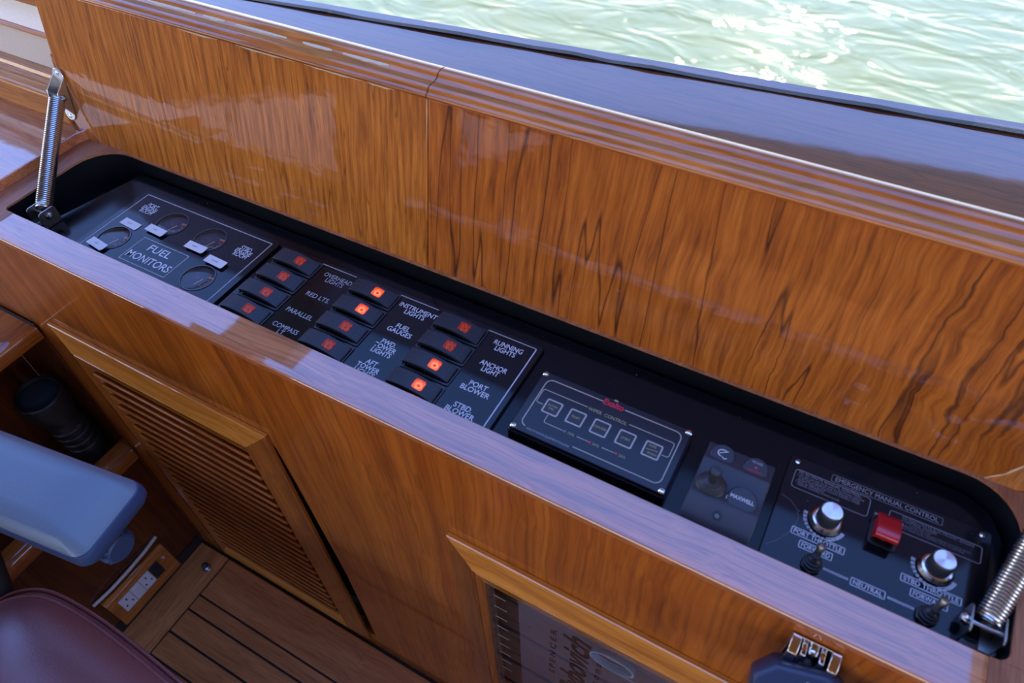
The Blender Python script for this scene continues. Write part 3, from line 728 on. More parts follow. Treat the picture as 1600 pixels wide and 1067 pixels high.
for ci, (xc, _, lits) in enumerate(SW):
    for ri, y in enumerate(YS):
        pos = (xc + 0.0005, y, ZP)
        if not proto:
            r_ = cap.build('rocker_switch', 'switch', sp, bevel=0.0011, seg=2, loc=pos, angle=50)
            proto['sw'] = r_
            proto['dots'] = tag(dm.build('grip_dots', 'steel_dull', r_, smooth=False), kind='stuff')
            proto['bez'] = bez.build('bezel', 'switch_edge', r_, bevel=0.0004)
            lens = MB().prism(rrect(-0.0054, 0.0054, -0.0056, 0.0056, 0.0019), -0.0012, 0.0004)
            for nm, mt in (('on', 'led_on'), ('off', 'led_off')):
                l_ = lens.build('indicator_lens', mt, r_, bevel=0.0003)
                sl = math.atan2(zt(LEDX + 0.004) - zt(LEDX - 0.004), 0.008)
                l_.location = (LEDX, 0, zt(LEDX) + 0.0001); l_.rotation_euler = (0, -sl, 0)
                proto[nm] = l_
            COL.objects.unlink(proto['on']); used_off = True
            lit = lits[ri]
        else:
            r_ = proto['sw'].copy(); COL.objects.link(r_); r_.location = Vector(pos) - Vector(sp['base'])
            for k_ in ('dots', 'bez', 'on' if lits[ri] else 'off'):
                c2 = proto[k_].copy(); COL.objects.link(c2); c2.parent = r_
bpy.data.objects.remove(proto['on'])
# two short worn nicks of white paint left beside each first-column switch
# ================================================================== WIPER CONTROL
wc = thing('wiper_control', (-0.112, 0.328, -0.022), 'black wiper control box with five square buttons in the middle of the well', 'control panel')
ZW = -0.008
MB().prism(rrect(-0.1838, -0.0405, 0.2925, 0.3640, 0.003), -0.0219, ZW - 0.003).build('housing', 'wiper', wc, bevel=0.001)
MB().prism(rrect(-0.1822, -0.0418, 0.2940, 0.3622, 0.002), ZW - 0.003, ZW).build('face_plate', 'wiper', wc, bevel=0.0007)
for (x, y) in ((-0.1795, 0.3590), (-0.0445, 0.3590), (-0.1790, 0.2968), (-0.0445, 0.2968)):
    sc_ = MB().lathe([(0, 0), (0.0029, 0), (0.0029, 0.0006), (0.0020, 0.0015), (0, 0.0018)], (x, y, ZW), seg=16).build('screw', 'chrome', wc)
    MB().box(x - 0.0016, x + 0.0016, y - 0.0003, y + 0.0003, ZW + 0.0014, ZW + 0.0020).build('slot', 'mic_dark', sc_, smooth=False)
def corner(cx, cy, r, a0, a1, n=5):
    return [(cx + r * math.cos(math.radians(a0 + (a1 - a0) * i / n)), cy + r * math.sin(math.radians(a0 + (a1 - a0) * i / n))) for i in range(n + 1)]
xl, xr, yb, yt, rr = -0.1750, -0.0482, 0.3008, 0.3556, 0.0060
left_path = [(-0.1215, yt)] + corner(xl + rr, yt - rr, rr, 90, 180) + corner(xl + rr, yb + rr, rr, 180, 262)
stroke(MB(), left_path, ZW, 0.0009).build('outline', 'gold_pale', wc, smooth=False)
right_path = [(-0.1010, yt)] + corner(xr - rr, yt - rr, rr, 90, 0) + corner(xr - rr, yb + rr, rr, 0, -90) + [(-0.1250, yb)]
stroke(MB(), right_path, ZW, 0.0009).build('outline', 'gold_pale', wc, smooth=False)
stroke(MB(), [(-0.1310, 0.3435)] + corner(-0.1715, 0.3415, 0.002, 90, 180) + corner(-0.1715, 0.3300, 0.002, 180, 270) + [(-0.1668, 0.3280)], ZW, 0.0006).build('bracket_line', 'gold_pale', wc, smooth=False)
stroke(MB(), [(-0.0920, 0.3435)] + corner(-0.0530, 0.3415, 0.002, 90, 0) + corner(-0.0530, 0.3300, 0.002, 0, -90) + [(-0.0568, 0.3280)], ZW, 0.0006).build('bracket_line', 'gold_pale', wc, smooth=False)
stroke(MB(), [(-0.1577, 0.3200)] + corner(-0.1557, 0.3135, 0.002, 180, 270) + [(-0.1390, 0.3115)], ZW, 0.0006).build('scale_line', 'gold_pale', wc, smooth=False)
stroke(MB(), [(-0.1262, 0.3115), (-0.1152, 0.3115)], ZW, 0.0006).build('scale_line', 'gold_pale', wc, smooth=False)
stroke(MB(), [(-0.1032, 0.3115), (-0.0920, 0.3115)], ZW, 0.0006).build('scale_line', 'gold_pale', wc, smooth=False)
for x, mt in ((-0.1375, 'fade_ink'), (-0.1140, 'red_ink'), (-0.0906, 'red_ink')):
    MB().prism(circ(x, 0.3115, 0.0011, 12), ZW, ZW + 0.0003).build('speed_lamp', mt, wc, smooth=False)
for x, s_ in ((-0.1316, '75%'), (-0.1085, '50%'), (-0.0850, '25%')):
    text(s_, x, 0.3113, ZW, 0.0024, 'gold_ink', wc, 0.0062)
text('WIPER  CONTROL', -0.1118, 0.3428, ZW, 0.0034, 'gold_ink', wc, 0.0360)
lg = text('Exalto', -0.1115, 0.3562, ZW, 0.0058, 'red_ink', wc, 0.0190, bold=0.035)
MB().loft([[(-0.1115 + 0.0021 * math.cos(q) * k, 0.3612 + 0.0009 * math.sin(q) * k, ZW + z) for q in [i * math.pi / 8 for i in range(16)]] for k, z in ((1, 0.0), (1, 0.0003))]).build('crest', 'gold_ink', wc, smooth=False)
text('EXALTO MARINE EQUIPMENT/HOLLAND', -0.1475, 0.2992, ZW, 0.0019, 'grey_ink', wc, 0.0400)
for x, s_, w_ in ((-0.1577, 'INTER\nVAL', 0.0090), (-0.1350, 'PORT', 0.0078), (-0.1122, 'CENTER', 0.0112), (-0.0890, 'STBD', 0.0078), (-0.0653, 'WIPE', 0.0070)):
    b2 = MB().prism(rrect(x - 0.0068, x + 0.0068, 0.3283 - 0.0068, 0.3283 + 0.0068, 0.0012), ZW, ZW + 0.0004).build('button', 'button', wc, smooth=False)
    MB().holed(rrect(x - 0.0076, x + 0.0076, 0.3283 - 0.0077, 0.3283 + 0.0077, 0.0016), [rrect(x - 0.0063, x + 0.0063, 0.3283 - 0.0064, 0.3283 + 0.0064, 0.0008)], ZW, ZW + 0.0006).build('button_rim', 'rim_ink', b2, smooth=False)
    if s_ != 'WIPE':
        text(s_, x, 0.3283, ZW + 0.0004, 0.0024, 'gold_ink', b2, w_, pitch=0.9)
    else:
        text('WIPE', x - 0.001, 0.3320, ZW + 0.0004, 0.0023, 'gold_ink', b2, 0.0070)
        text('WASH', x + 0.001, 0.3248, ZW + 0.0004, 0.0023, 'gold_ink', b2, 0.0082)
        stroke(MB(), [(x - 0.0052, 0.3278), (x + 0.0048, 0.3290)], ZW + 0.0004, 0.0004).build('divider', 'gold_ink', b2, smooth=False)

# ================================================================== WINDLASS CONTROL
wl_ = thing('windlass_control', (0.0015, 0.32, -0.022), 'grey moulded windlass control with a rubber booted joystick beside the wiper box', 'control panel')
pf = [(0.2795, -0.0218), (0.2800, -0.0080), (0.2825, -0.0045), (0.2870, -0.0022), (0.2950, 0.0006), (0.3010, 0.0022), (0.3040, 0.0026), (0.3080, 0.0012), (0.3130, 0.0000), (0.3220, 0.0000), (0.3300, 0.0012), (0.3345, 0.0028), (0.3370, 0.0030), (0.3405, 0.0010), (0.3450, -0.0008), (0.3520, -0.0010), (0.3565, -0.0030), (0.3578, -0.0218)]
MB().prof_x(pf, -0.0255, 0.0285).build('body', 'windlass', wl_, bevel=0.0010, angle=60)
for (x, mt, nm) in ((-0.0125, 'badge', 'emblem_cap'), (0.0145, 'badge', 'lamp_cap')):
    tl = MB().lathe([(0, 0), (0.0098, 0), (0.0098, 0.0016), (0.0088, 0.0024), (0, 0.0024)], (x, 0.3462, -0.0012), seg=32).build(nm, mt, wl_)
    if nm == 'emblem_cap':
        ar = [(x + 0.0042 * math.cos(math.radians(q)), 0.3468 + 0.0034 * math.sin(math.radians(q))) for q in range(60, 300, 20)]
        stroke(MB(), ar, 0.0012, 0.0008).build('emblem', 'white_ink', tl, smooth=False)
        stroke(MB(), [(x - 0.003, 0.3458), (x + 0.001, 0.3485), (x + 0.0035, 0.3500)], 0.0012, 0.0007).build('emblem', 'white_ink', tl, smooth=False)
        stroke(MB(), [(x - 0.0008, 0.3438), (x + 0.002, 0.3420), (x + 0.004, 0.3432)], 0.0012, 0.0008).build('emblem', 'white_ink', tl, smooth=False)
    else:
        text('POWER', x, 0.3505, 0.0012, 0.0022, 'grey_ink', tl, 0.0082)
        text('INDICATOR', x, 0.3420, 0.0012, 0.0022, 'red_ink', tl, 0.0118)
        MB().lathe([(0, 0), (0.0012, 0), (0.0007, 0.0006), (0, 0.0007)], (x, 0.3462, 0.0012), seg=12).build('indicator_lamp', 'red_ink', tl)
jb = MB().lathe([(0, 0), (0.0118, 0), (0.0120, 0.0012), (0.0108, 0.0022), (0.0104, 0.0030), (0.0106, 0.0038), (0.0092, 0.0050), (0.0072, 0.0056), (0.0068, 0.0064), (0.0070, 0.0072), (0.0052, 0.0082), (0.0040, 0.0086), (0.0, 0.0086)], (-0.0118, 0.3150, 0.0), seg=32).build('joystick_boot', 'rubber', wl_, angle=50)
MB().lathe([(0, 0), (0.0038, 0), (0.0038, 0.008), (0.0046, 0.010), (0.0047, 0.0135), (0.0038, 0.0152), (0, 0.0158)], (-0.0118, 0.3150, 0.008), seg=20).build('joystick', 'rubber', wl_)
mc = MB().lathe([(0, 0), (0.0114, 0), (0.0114, 0.0014), (0.0106, 0.0020), (0, 0.0020)], (0.0132, 0.3128, 0.0002), seg=36).build('name_cap', 'badge', wl_)
text('MAXWELL', 0.0132, 0.3130, 0.0022, 0.0034, 'white_ink', mc, 0.0182, bold=0.02)
MB().box(0.0017, 0.0023, 0.3085, 0.3120, 0.0012, 0.0018).build('nick', 'chip', wl_, smooth=False)
MB().lathe([(0, 0), (0.0036, 0), (0.0036, 0.0004), (0, 0.0004)], (0.0006, 0.2925, -0.0002), axis=(0, -0.3, 0.95), seg=20).build('screw_recess', 'caulk', wl_)
MB().lathe([(0, 0), (0.0022, 0), (0.0018, 0.0008), (0, 0.0010)], (0.0006, 0.2915, 0.0002), axis=(0, -0.3, 0.95), seg=14).build('screw', 'gun_dark', wl_)

# ================================================================== EMERGENCY CONTROL PANEL
em = thing('emergency_control_panel', (0.116, 0.335, -0.022), 'black emergency manual control panel with two throttle knobs at the right end of the well', 'control panel')
ZE = -0.018
MB().prism(rrect(0.0375, 0.190, 0.2825, 0.3870, 0.002), -0.0219, ZE).build('plate', 'plate', em, bevel=0.0006)
for (x, y) in ((0.0437, 0.3812), (0.1830, 0.3820)):
    s1 = MB().lathe([(0, 0), (0.0022, 0), (0.0020, 0.0006), (0, 0.0012)], (x, y, ZE), seg=14).build('screw', 'chrome', em)
    MB().box(x - 0.0014, x + 0.0014, y - 0.0003, y + 0.0003, ZE + 0.0009, ZE + 0.0014).build('slot', 'mic_dark', s1, smooth=False)
frame_line('label_border', 0.0715, 0.1555, 0.3756, 0.3830, ZE, 0.0005, 'fade_ink', em, 0.0012)
text('EMERGENCY MANUAL CONTROL', 0.1135, 0.3793, ZE, 0.0042, 'dim_ink', em, 0.0780, bold=0.012)
frame_line('label_border', 0.0440, 0.1035, 0.3560, 0.3745, ZE, 0.0005, 'dim_ink', em, 0.0030)
text('TO ACTIVATE MANUAL CONTROL:', 0.0715, 0.3722, ZE, 0.0024, 'dim_ink', em, 0.0500, bold=0.01)
text('1. LIFT RED CAP AND MOVE SWITCH. ELECTRONIC SHIFTING', 0.0725, 0.3693, ZE, 0.0017, 'dim_ink', em, 0.0520)
text('CONTROL IS DISABLED AND THE ENGINE STARTER', 0.0720, 0.3671, ZE, 0.0017, 'dim_ink', em, 0.0480)
text('BACKUP THROTTLE AND CLUTCH CONTROL SYSTEM', 0.0720, 0.3649, ZE, 0.0017, 'dim_ink', em, 0.0480)
text('2. SHALL BE OPERATIONAL', 0.0580, 0.3627, ZE, 0.0017, 'dim_ink', em, 0.0230)
text('MANUAL CONTROL IS NOW ACTIVE', 0.0650, 0.3605, ZE, 0.0017, 'dim_ink', em, 0.0330)
frame_line('label_border', 0.1180, 0.1845, 0.3560, 0.3715, ZE, 0.0005, 'dim_ink', em, 0.0020)
text('TO REACTIVATE ELECTRONIC ENGINE', 0.1530, 0.3692, ZE, 0.0023, 'fade_ink', em, 0.0520, bold=0.01)
text('CONTROL SYSTEM', 0.1400, 0.3666, ZE, 0.0023, 'fade_ink', em, 0.0250, bold=0.01)
text('1. CLOSE RED CAP', 0.1400, 0.3642, ZE, 0.0016, 'fade_ink', em, 0.0180)
text('OPERATION OF THE ELECTRONIC SYSTEM IS NOW', 0.1530, 0.3621, ZE, 0.0016, 'fade_ink', em, 0.0480)
text('RESTORED MOVE CONTROL HEAD TO NEUTRAL', 0.1510, 0.3600, ZE, 0.0016, 'fade_ink', em, 0.0440)
def tlabel(s_, x0, x1, y, cap, mat='white_ink'):
    frame_line('label_border', x0, x1, y - 0.0033, y + 0.0033, ZE, 0.0006, mat, em, 0.0010)
    text(s_, (x0 + x1) / 2, y, ZE, cap, mat, em, (x1 - x0) - 0.0040, bold=0.012)
tlabel('PORT THROTTLE', 0.0545, 0.0945, 0.3190, 0.0038)
tlabel('FORWARD', 0.0625, 0.0875, 0.3100, 0.0038)
tlabel('NEUTRAL', 0.1030, 0.1275, 0.2985, 0.0038)
tlabel('STBD THROTTLE', 0.1345, 0.1760, 0.3192, 0.0038)
tlabel('FORWARD', 0.1425, 0.1680, 0.3105, 0.0038)
frame_line('guide_line', 0.0835, 0.1015, 0.2976, 0.2992, ZE, 0.0005, 'white_ink', em, 0.0005)
frame_line('guide_line', 0.1290, 0.1470, 0.2976, 0.2992, ZE, 0.0005, 'white_ink', em, 0.0005)
def knob(x, y):
    k_ = MB().lathe([(0, 0.0008), (0.0125, 0.0008), (0.0128, 0.0016), (0.0108, 0.0048), (0.0095, 0.0056), (0, 0.0056)], (x, y, ZE), seg=48).build('throttle_knob', 'alu', em, angle=25)
    MB().lathe([(0, 0.0056), (0.0088, 0.0056), (0.0086, 0.0168), (0.0080, 0.0178), (0, 0.0178)], (x, y, ZE), seg=48).build('grip', 'rubber', k_, angle=40)
    c_ = MB().lathe([(0, 0), (0.0077, 0), (0.0077, 0.0006), (0.0072, 0.0010), (0, 0.0010)], (0, 0, 0), seg=48).build('cap', 'spun', k_, angle=25)
    c_.location = (x, y, ZE + 0.0176)
    p = Vector((x - 0.0012, y - 0.0118, ZE + 0.0036)); 
    MB().loft([[p + Vector(q) for q in ((-0.0009, 0.0012, 0.0018), (0.0009, 0.0012, 0.0018), (0.0, -0.0008, -0.0010))], [p + Vector(q) for q in ((-0.0009, 0.0008, 0.0022), (0.0009, 0.0008, 0.0022), (0.0, -0.0012, -0.0006))]]).build('pointer', 'mic_dark', k_, smooth=False)
    # printed scale: a tapering ring of ticks from fine to broad
    for i in range(11):
        a0 = math.radians(170 + i * 12.5); a1 = a0 + math.radians(9.5); w = 0.0030 - 0.00022 * i
        pts = []
        o_ = [(x + (0.0140 + w) * math.cos(a0 + (a1 - a0) * q / 3), y + (0.0140 + w) * math.sin(a0 + (a1 - a0) * q / 3)) for q in range(4)]
        i_ = [(x + 0.0140 * math.cos(a0 + (a1 - a0) * q / 3), y + 0.0140 * math.sin(a0 + (a1 - a0) * q / 3)) for q in range(4)]
        MB().prism(o_ + i_[::-1], ZE, ZE + 0.0002).build('scale_mark', 'grey_ink', em, smooth=False)
    for a0, a1 in ((285, 310), (312, 345)):
        a0, a1 = math.radians(a0), math.radians(a1)
        o_ = [(x + 0.0160 * math.cos(a0 + (a1 - a0) * q / 6), y + 0.0160 * math.sin(a0 + (a1 - a0) * q / 6)) for q in range(7)]
        i_ = [(x + 0.0132 * math.cos(a0 + (a1 - a0) * q / 6), y + 0.0132 * math.sin(a0 + (a1 - a0) * q / 6)) for q in range(7)]
        MB().prism(o_ + i_[::-1], ZE, ZE + 0.0002).build('scale_mark', 'white_ink', em, smooth=False)
knob(0.0762, 0.3372); knob(0.1558, 0.3362)
def toggle(x, y, lean):
    b2 = MB().lathe([(0, 0), (0.0078, 0), (0.0078, 0.0026), (0, 0.0026)], (x, y, ZE), seg=6).build('toggle_switch', 'gun_dark', em, bevel=0.0005)
    MB().lathe([(0, 0.0026), (0.0062, 0.0026), (0.0072, 0.0034), (0.0070, 0.0044), (0.0052, 0.0050), (0.0062, 0.0058), (0.0060, 0.0068), (0.0042, 0.0074), (0.0052, 0.0082), (0.0049, 0.0092), (0.0034, 0.0100), (0.0032, 0.0125), (0, 0.0125)], (x, y, ZE), axis=(lean[0] * 0.5, lean[1] * 0.5, 1), seg=24).build('rubber_boot', 'rubber', b2, angle=60)
    MB().lathe([(0, 0.006), (0.0026, 0.006), (0.0027, 0.0165), (0.0033, 0.0190), (0.0030, 0.0212), (0, 0.0220)], (x, y, ZE), axis=(lean[0], lean[1], 1), seg=16).build('lever', 'gun', b2)
toggle(0.0748, 0.2965, (0.05, 0.42)); toggle(0.1552, 0.2965, (0.25, 0.42))
# red flip-up switch guard
rg = thing('red', (0.116, 0.341, ZE))
bpy.data.objects.remove(rg)
gd_ = MB().prism(rrect(0.1068, 0.1270, 0.3350, 0.3630, 0.003), ZE, ZE + 0.0016).build('guarded_switch', 'rubber', em, bevel=0.0004)
prof = [(0.3600, ZE + 0.0020), (0.3600, ZE + 0.0085), (0.3575, ZE + 0.0118), (0.3495, ZE + 0.0150), (0.3415, ZE + 0.0165), (0.3373, ZE + 0.0158), (0.3353, ZE + 0.0130), (0.3351, ZE + 0.0105), (0.3385, ZE + 0.0105), (0.3455, ZE + 0.0118), (0.3535, ZE + 0.0090), (0.3555, ZE + 0.0020)]
MB().prof_x(prof, 0.1085, 0.1255).build('guard_cover', 'red_guard', gd_, bevel=0.0010, seg=3, angle=40)
for x in (0.1085, 0.1233):
    MB().prof_x([(0.3400, ZE + 0.0018), (0.3575, ZE + 0.0018), (0.3575, ZE + 0.0100), (0.3375, ZE + 0.0120), (0.3353, ZE + 0.0110)], x, x + 0.0022).build('guard_side', 'red_guard', gd_, bevel=0.0005)
MB().lathe([(0, 0), (0.0030, 0), (0.0030, 0.004), (0.0020, 0.008), (0.0022, 0.0095), (0, 0.010)], (0.1170, 0.3440, ZE + 0.0012), axis=(0, -0.4, 1), seg=14).build('lever', 'gun_dark', gd_)
MB().tube([(0.1065, 0.3580, ZE + 0.0060), (0.1275, 0.3580, ZE + 0.0060)], 0.0016, 10).build('hinge_pin', 'gun', gd_)
# hairline scratch across the plate
scr = [(0.0400, 0.3455), (0.0475, 0.3435), (0.0540, 0.3380), (0.0570, 0.3310), (0.0565, 0.3240), (0.0545, 0.3180), (0.0520, 0.3120), (0.0460, 0.3030), (0.0400, 0.2970)]
stroke(MB(), scr, ZE, 0.00025, 0.0001).build('scratch', 'fade_ink', em, smooth=False)

# dust and chips lying on the black board: each a speck of its own would be dust, so one object
du = MB()
rd = random.Random(3)
for i in range(110):
    x = rd.uniform(-0.78, 0.19); y = rd.uniform(0.29, 0.415)
    onp = (-0.738 < x < -0.198 and y < 0.393) or (0.0375 < x < 0.19 and y < 0.387)
    if (-0.19 < x < 0.034 and y < 0.37) or (x > 0.095 and y < 0.37) or (0.06 < x < 0.095 and y < 0.355): continue
    if -0.53 < x < -0.195 and y < 0.40: continue
    if any(abs(x - q[0]) < 0.029 for q in SW) or any(abs(x - q[0]) < 0.022 and abs(y - q[1]) < 0.022 for q in holes) or x < -0.765: continue
    z = (ZP if onp else -0.022) + 0.00005; r = rd.choice((0.0003, 0.0003, 0.0004, 0.0006)) * rd.uniform(0.6, 1.2)
    du.loft([[(x + r * math.cos(a), y + r * math.sin(a), z) for a in (0, 1.4, 3.0, 4.4)], [(x + r * 0.5 * math.cos(a), y + r * 0.5 * math.sin(a), z + r * 0.7) for a in (0, 1.4, 3.0, 4.4)]])
tag(du.build('dust', 'fade_ink', None, smooth=False), 'pale dust specks scattered over the black instrument board', 'dust', kind='stuff')

# ================================================================== LOUVRED DOOR
def framed(parent, x0, x1, z0, z1, yb, bev, ridge, wx, wz):
    """picture-frame moulding: four mitred members, profile rises from yb outward to the viewer (-y)"""
    # profile across the member: (inward distance, y)
    P = [(0.0, yb), (0.0, yb - 0.0040), (0.0012, yb - 0.0052), (bev - 0.002, yb - ridge + 0.001), (bev, yb - ridge), (bev + 0.0016, yb - ridge), (bev + 0.0024, yb - ridge + 0.0016), (bev + 0.0040, yb - ridge - 0.0002), (bev + 0.0056, yb - ridge + 0.0004), (-0.001, yb - ridge + 0.0050), (0.0, yb - ridge + 0.0065), (0.0, yb)]
    cs = ((x0, z1, 1, -1), (x1, z1, -1, -1), (x1, z0, -1, 1), (x0, z0, 1, 1))
    def ring(c):
        out = []
        for i, (d_, y) in enumerate(P):
            ax, az = (wx, wz) if i >= len(P) - 3 else (0, 0)
            out.append((c[0] + c[2] * (d_ + ax), y, c[1] + c[3] * (d_ + az)))
        return out
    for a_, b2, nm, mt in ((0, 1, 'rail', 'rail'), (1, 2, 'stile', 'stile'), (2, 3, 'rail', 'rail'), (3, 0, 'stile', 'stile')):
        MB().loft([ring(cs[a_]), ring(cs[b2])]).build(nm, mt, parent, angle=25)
dr = thing('louvered_door', (-0.652, 0.2436, -0.820), 'varnished louvered cabinet door on the console front beside the side cabinet', 'cabinet door')
DX0, DX1, DZ0, DZ1 = -0.8385, -0.4690, -0.820, -0.1600
DWX, DWZ = 0.0480, 0.0640
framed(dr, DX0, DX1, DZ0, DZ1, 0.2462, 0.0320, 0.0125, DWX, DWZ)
MB().box(DX0 + 0.0475, DX1 - 0.0495, 0.2620, 0.2640, DZ0 + 0.0495, DZ1 - 0.0495).build('backing', 'panel_dark', dr, smooth=False)
ns = 22
zt0, zb0 = DZ1 - DWZ, DZ0 + DWZ
pitch_ = (zt0 - zb0) / ns
sl_me = None
for k in range(ns):
    zc_ = zt0 - pitch_ * (k + 0.5)
    if sl_me is None:
        sl_me = MB().prof_x([(0.2380, 0.0062), (0.2362, 0.0060), (0.2350, 0.0044), (0.2350, 0.0020), (0.2362, 0.0000), (0.2560, -0.0140), (0.2580, -0.0095)], DX0 + 0.0472, DX1 - 0.0472).build('slat', 'slat', dr, angle=50)
        sl_me.location = Vector((0, 0, zc_)) - Vector(dr['base'])
    else:
        c2 = sl_me.copy(); COL.objects.link(c2); c2.location = Vector((0, 0, zc_)) - Vector(dr['base'])

# ================================================================== FRAMED BREAKER CABINET
bc = thing('breaker_cabinet', (0.05, 0.2436, -0.70), 'wood framed breaker cabinet with a clear acrylic cover right of the louvered door', 'cabinet')
BX0, BX1, BZ0, BZ1 = -0.2310, 0.360, -0.72, -0.1680
BWX, BWZ = 0.0440, 0.0640
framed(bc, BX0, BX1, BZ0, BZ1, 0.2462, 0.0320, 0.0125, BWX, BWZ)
IX0, IX1, IZ0, IZ1 = BX0 + BWX, BX1 - BWX, BZ0 + BWZ, BZ1 - BWZ
MB().box(IX0 + 0.0005, IX1 - 0.0005, 0.2580, 0.2600, IZ0 + 0.0005, IZ1 - 0.0005).build('back_panel', 'panel_dark', bc, smooth=False)
for k in range(5):
    MB().box(IX0 + 0.002, IX1, 0.2572, 0.2582, IZ1 - 0.012 - 0.060 * k, IZ1 - 0.0085 - 0.060 * k).build('panel_joint', 'caulk', bc, smooth=False)
gp = MB().box(IX0 + 0.036, IX1 - 0.03, 0.2432, 0.2449, IZ0 + 0.02, IZ1 - 0.003).build('breaker_plate', 'panel_grey', bc, smooth=False)
def mv(x, y, z, rot):  # lettering standing on the front face, turned rot degrees
    return Matrix.Translation((x, y, z)) @ Matrix.Rotation(math.radians(90), 4, 'X') @ Matrix.Rotation(math.radians(rot), 4, 'Z')
text('Rybovich', 0, 0, 0, 0.030, 'panel_ink', gp, 0.200, mtx=mv(-0.0760, 0.2432, -0.358, 90), bold=0.03, shear=0.35)
text('S P E N C E R', 0, 0, 0, 0.007, 'panel_ink', gp, 0.150, mtx=mv(-0.1080, 0.2432, -0.345, 90), bold=0.03)
text('a n d  s o n s', 0, 0, 0, 0.008, 'panel_ink', gp, 0.150, mtx=mv(-0.0545, 0.2432, -0.375, 90), bold=0.03)
MB().box(-0.0500, -0.0080, 0.2424, 0.2432, -0.3010, -0.2960).build('name_strip', 'grey_ink', gp, smooth=False)
for (x, z) in ((-0.137, -0.238), (-0.137, -0.305), (-0.137, -0.372), (0.020, -0.232)):
    MB().lathe([(0, 0), (0.0022, 0), (0.0016, 0.001), (0, 0.0012)], (x, 0.2432, z), axis=(0, -1, 0), seg=12).build('screw', 'gun', gp)
# acrylic cover with two finger holes and a piano hinge down its left edge
def hole_y(cx, cz, rx, rz): return [(cx + rx * math.cos(2 * math.pi * k / 32), cz + rz * math.sin(2 * math.pi * k / 32)) for k in range(32)]
holes_c = [(-0.0395, -0.2560), (0.0700, -0.2560)]
mb = MB().holed([(IX0 + 0.006, IZ0 + 0.002), (IX1 - 0.002, IZ0 + 0.002), (IX1 - 0.002, IZ1 - 0.001), (IX0 + 0.006, IZ1 - 0.001)], [hole_y(x, z, 0.0230, 0.0170) for x, z in holes_c], 0.0, 0.005)
mb.v = [(x, 0.2400 - z, y) for x, y, z in mb.v]
ac = mb.build('acrylic_cover', 'acrylic', bc, smooth=False)
for x, z in holes_c:
    mb = MB().holed(hole_y(x, z, 0.0245, 0.0185), [hole_y(x, z, 0.0222, 0.0162)], -0.0004, 0.0056)
    mb.v = [(a_, 0.2400 - c_, b2) for a_, b2, c_ in mb.v]
    mb.build('finger_hole', 'acrylic_edge', ac)
hg = MB().box(IX0, IX0 + 0.0100, 0.2390, 0.2402, IZ0, IZ1).build('piano_hinge', 'gun_dark', bc, smooth=False)
kn = MB()
for k in range(16):
    z1 = IZ1 - 0.002 - 0.0245 * k
    q = MB().tube([(IX0 + 0.0045, 0.2380, z1), (IX0 + 0.0045, 0.2380, z1 - 0.0215)], 0.0026, 8).build('hinge_knuckle', 'gun', hg)
for k in range(9):
    MB().box(IX0 + 0.011, IX0 + 0.026, 0.2348, 0.2352, IZ1 - 0.009 - 0.030 * k, IZ1 - 0.0082 - 0.030 * k).build('ruled_mark', 'grey_ink', ac, smooth=False)

# ================================================================== HANDSET AND ITS CHROME CLIP
cl = thing('handset_clip', (0.094, YF, -0.040), 'small chrome clip screwed to the console face under the right ledge', 'clip')
cx0, cx1 = 0.0775, 0.1115
MB().prof_x([(YF, -0.058), (YF, -0.026), (YF - 0.0022, -0.0245), (YF - 0.0022, -0.058)], cx0, cx1).build('back_plate', 'chrome', cl, bevel=0.0008)
for a_, b2 in ((cx0, cx0 + 0.0065), (cx1 - 0.0065, cx1)):
    MB().prof_x([(YF - 0.002, -0.060), (YF - 0.002, -0.0245), (YF - 0.0120, -0.0275), (YF - 0.0145, -0.0300), (YF - 0.0145, -0.060), (YF - 0.0120, -0.060), (YF - 0.0120, -0.0310), (YF - 0.0045, -0.0290), (YF - 0.0045, -0.060)], a_, b2).build('side_jaw', 'chrome', cl, bevel=0.0005)
for a_, b2 in ((0.0862, 0.0900), (0.0990, 0.1028)):
    MB().box(a_, b2, YF - 0.0115, YF - 0.002, -0.046, -0.031).build('inner_jaw', 'chrome', cl, bevel=0.0008)
MB().lathe([(0, 0), (0.0040, 0), (0.0042, 0.003), (0.0030, 0.0055), (0, 0.006)], (0.0945, YF - 0.0024, -0.034), axis=(0, -1, 0), seg=16).build('screw', 'chrome', cl)
hs = thing('radio_handset', (0.090, 0.205, -0.16), 'dark blue black radio handset hanging from the chrome clip at the bottom edge', 'handset')
def hpt(u_, v_, w):
    u = u_ * 0.988 + v_ * 0.156 - 0.006; v = v_ * 0.988 - u_ * 0.156
    return Vector((0.1010 + u, 0.2295, -0.0325)) + Vector((0, 0, 0)) + Vector((0, -0.82, -0.57)) * v + Vector((0, -0.57, 0.82)) * w
ol = [(-0.036, 0.016), (-0.022, 0.003), (0.014, 0.000), (0.026, 0.006), (0.029, 0.016), (0.029, 0.085), (-0.036, 0.085)]
def hr(k, w):
    cu, cv = -0.0035, 0.045
    return [hpt(cu + (u - cu) * k, cv + (v - cv) * k, w) for u, v in ol]
MB().loft([hr(0.93, -0.034), hr(1.0, -0.030), hr(1.0, -0.006), hr(0.95, -0.0015), hr(0.86, 0.0)]).build('body', 'mic', hs, bevel=0.0025, seg=3)
ky = [(0.0325, 0.016), (0.040, 0.010), (0.047, 0.014), (0.052, 0.026), (0.052, 0.060), (0.0325, 0.060)]
MB().loft([[hpt(u, v, -0.026) for u, v in ky], [hpt(u, v, -0.006) for u, v in ky], [hpt(0.042 + (u - 0.042) * 0.8, 0.035 + (v - 0.035) * 0.85, -0.002) for u, v in ky]]).build('talk_key', 'mic', hs, bevel=0.002, seg=3)
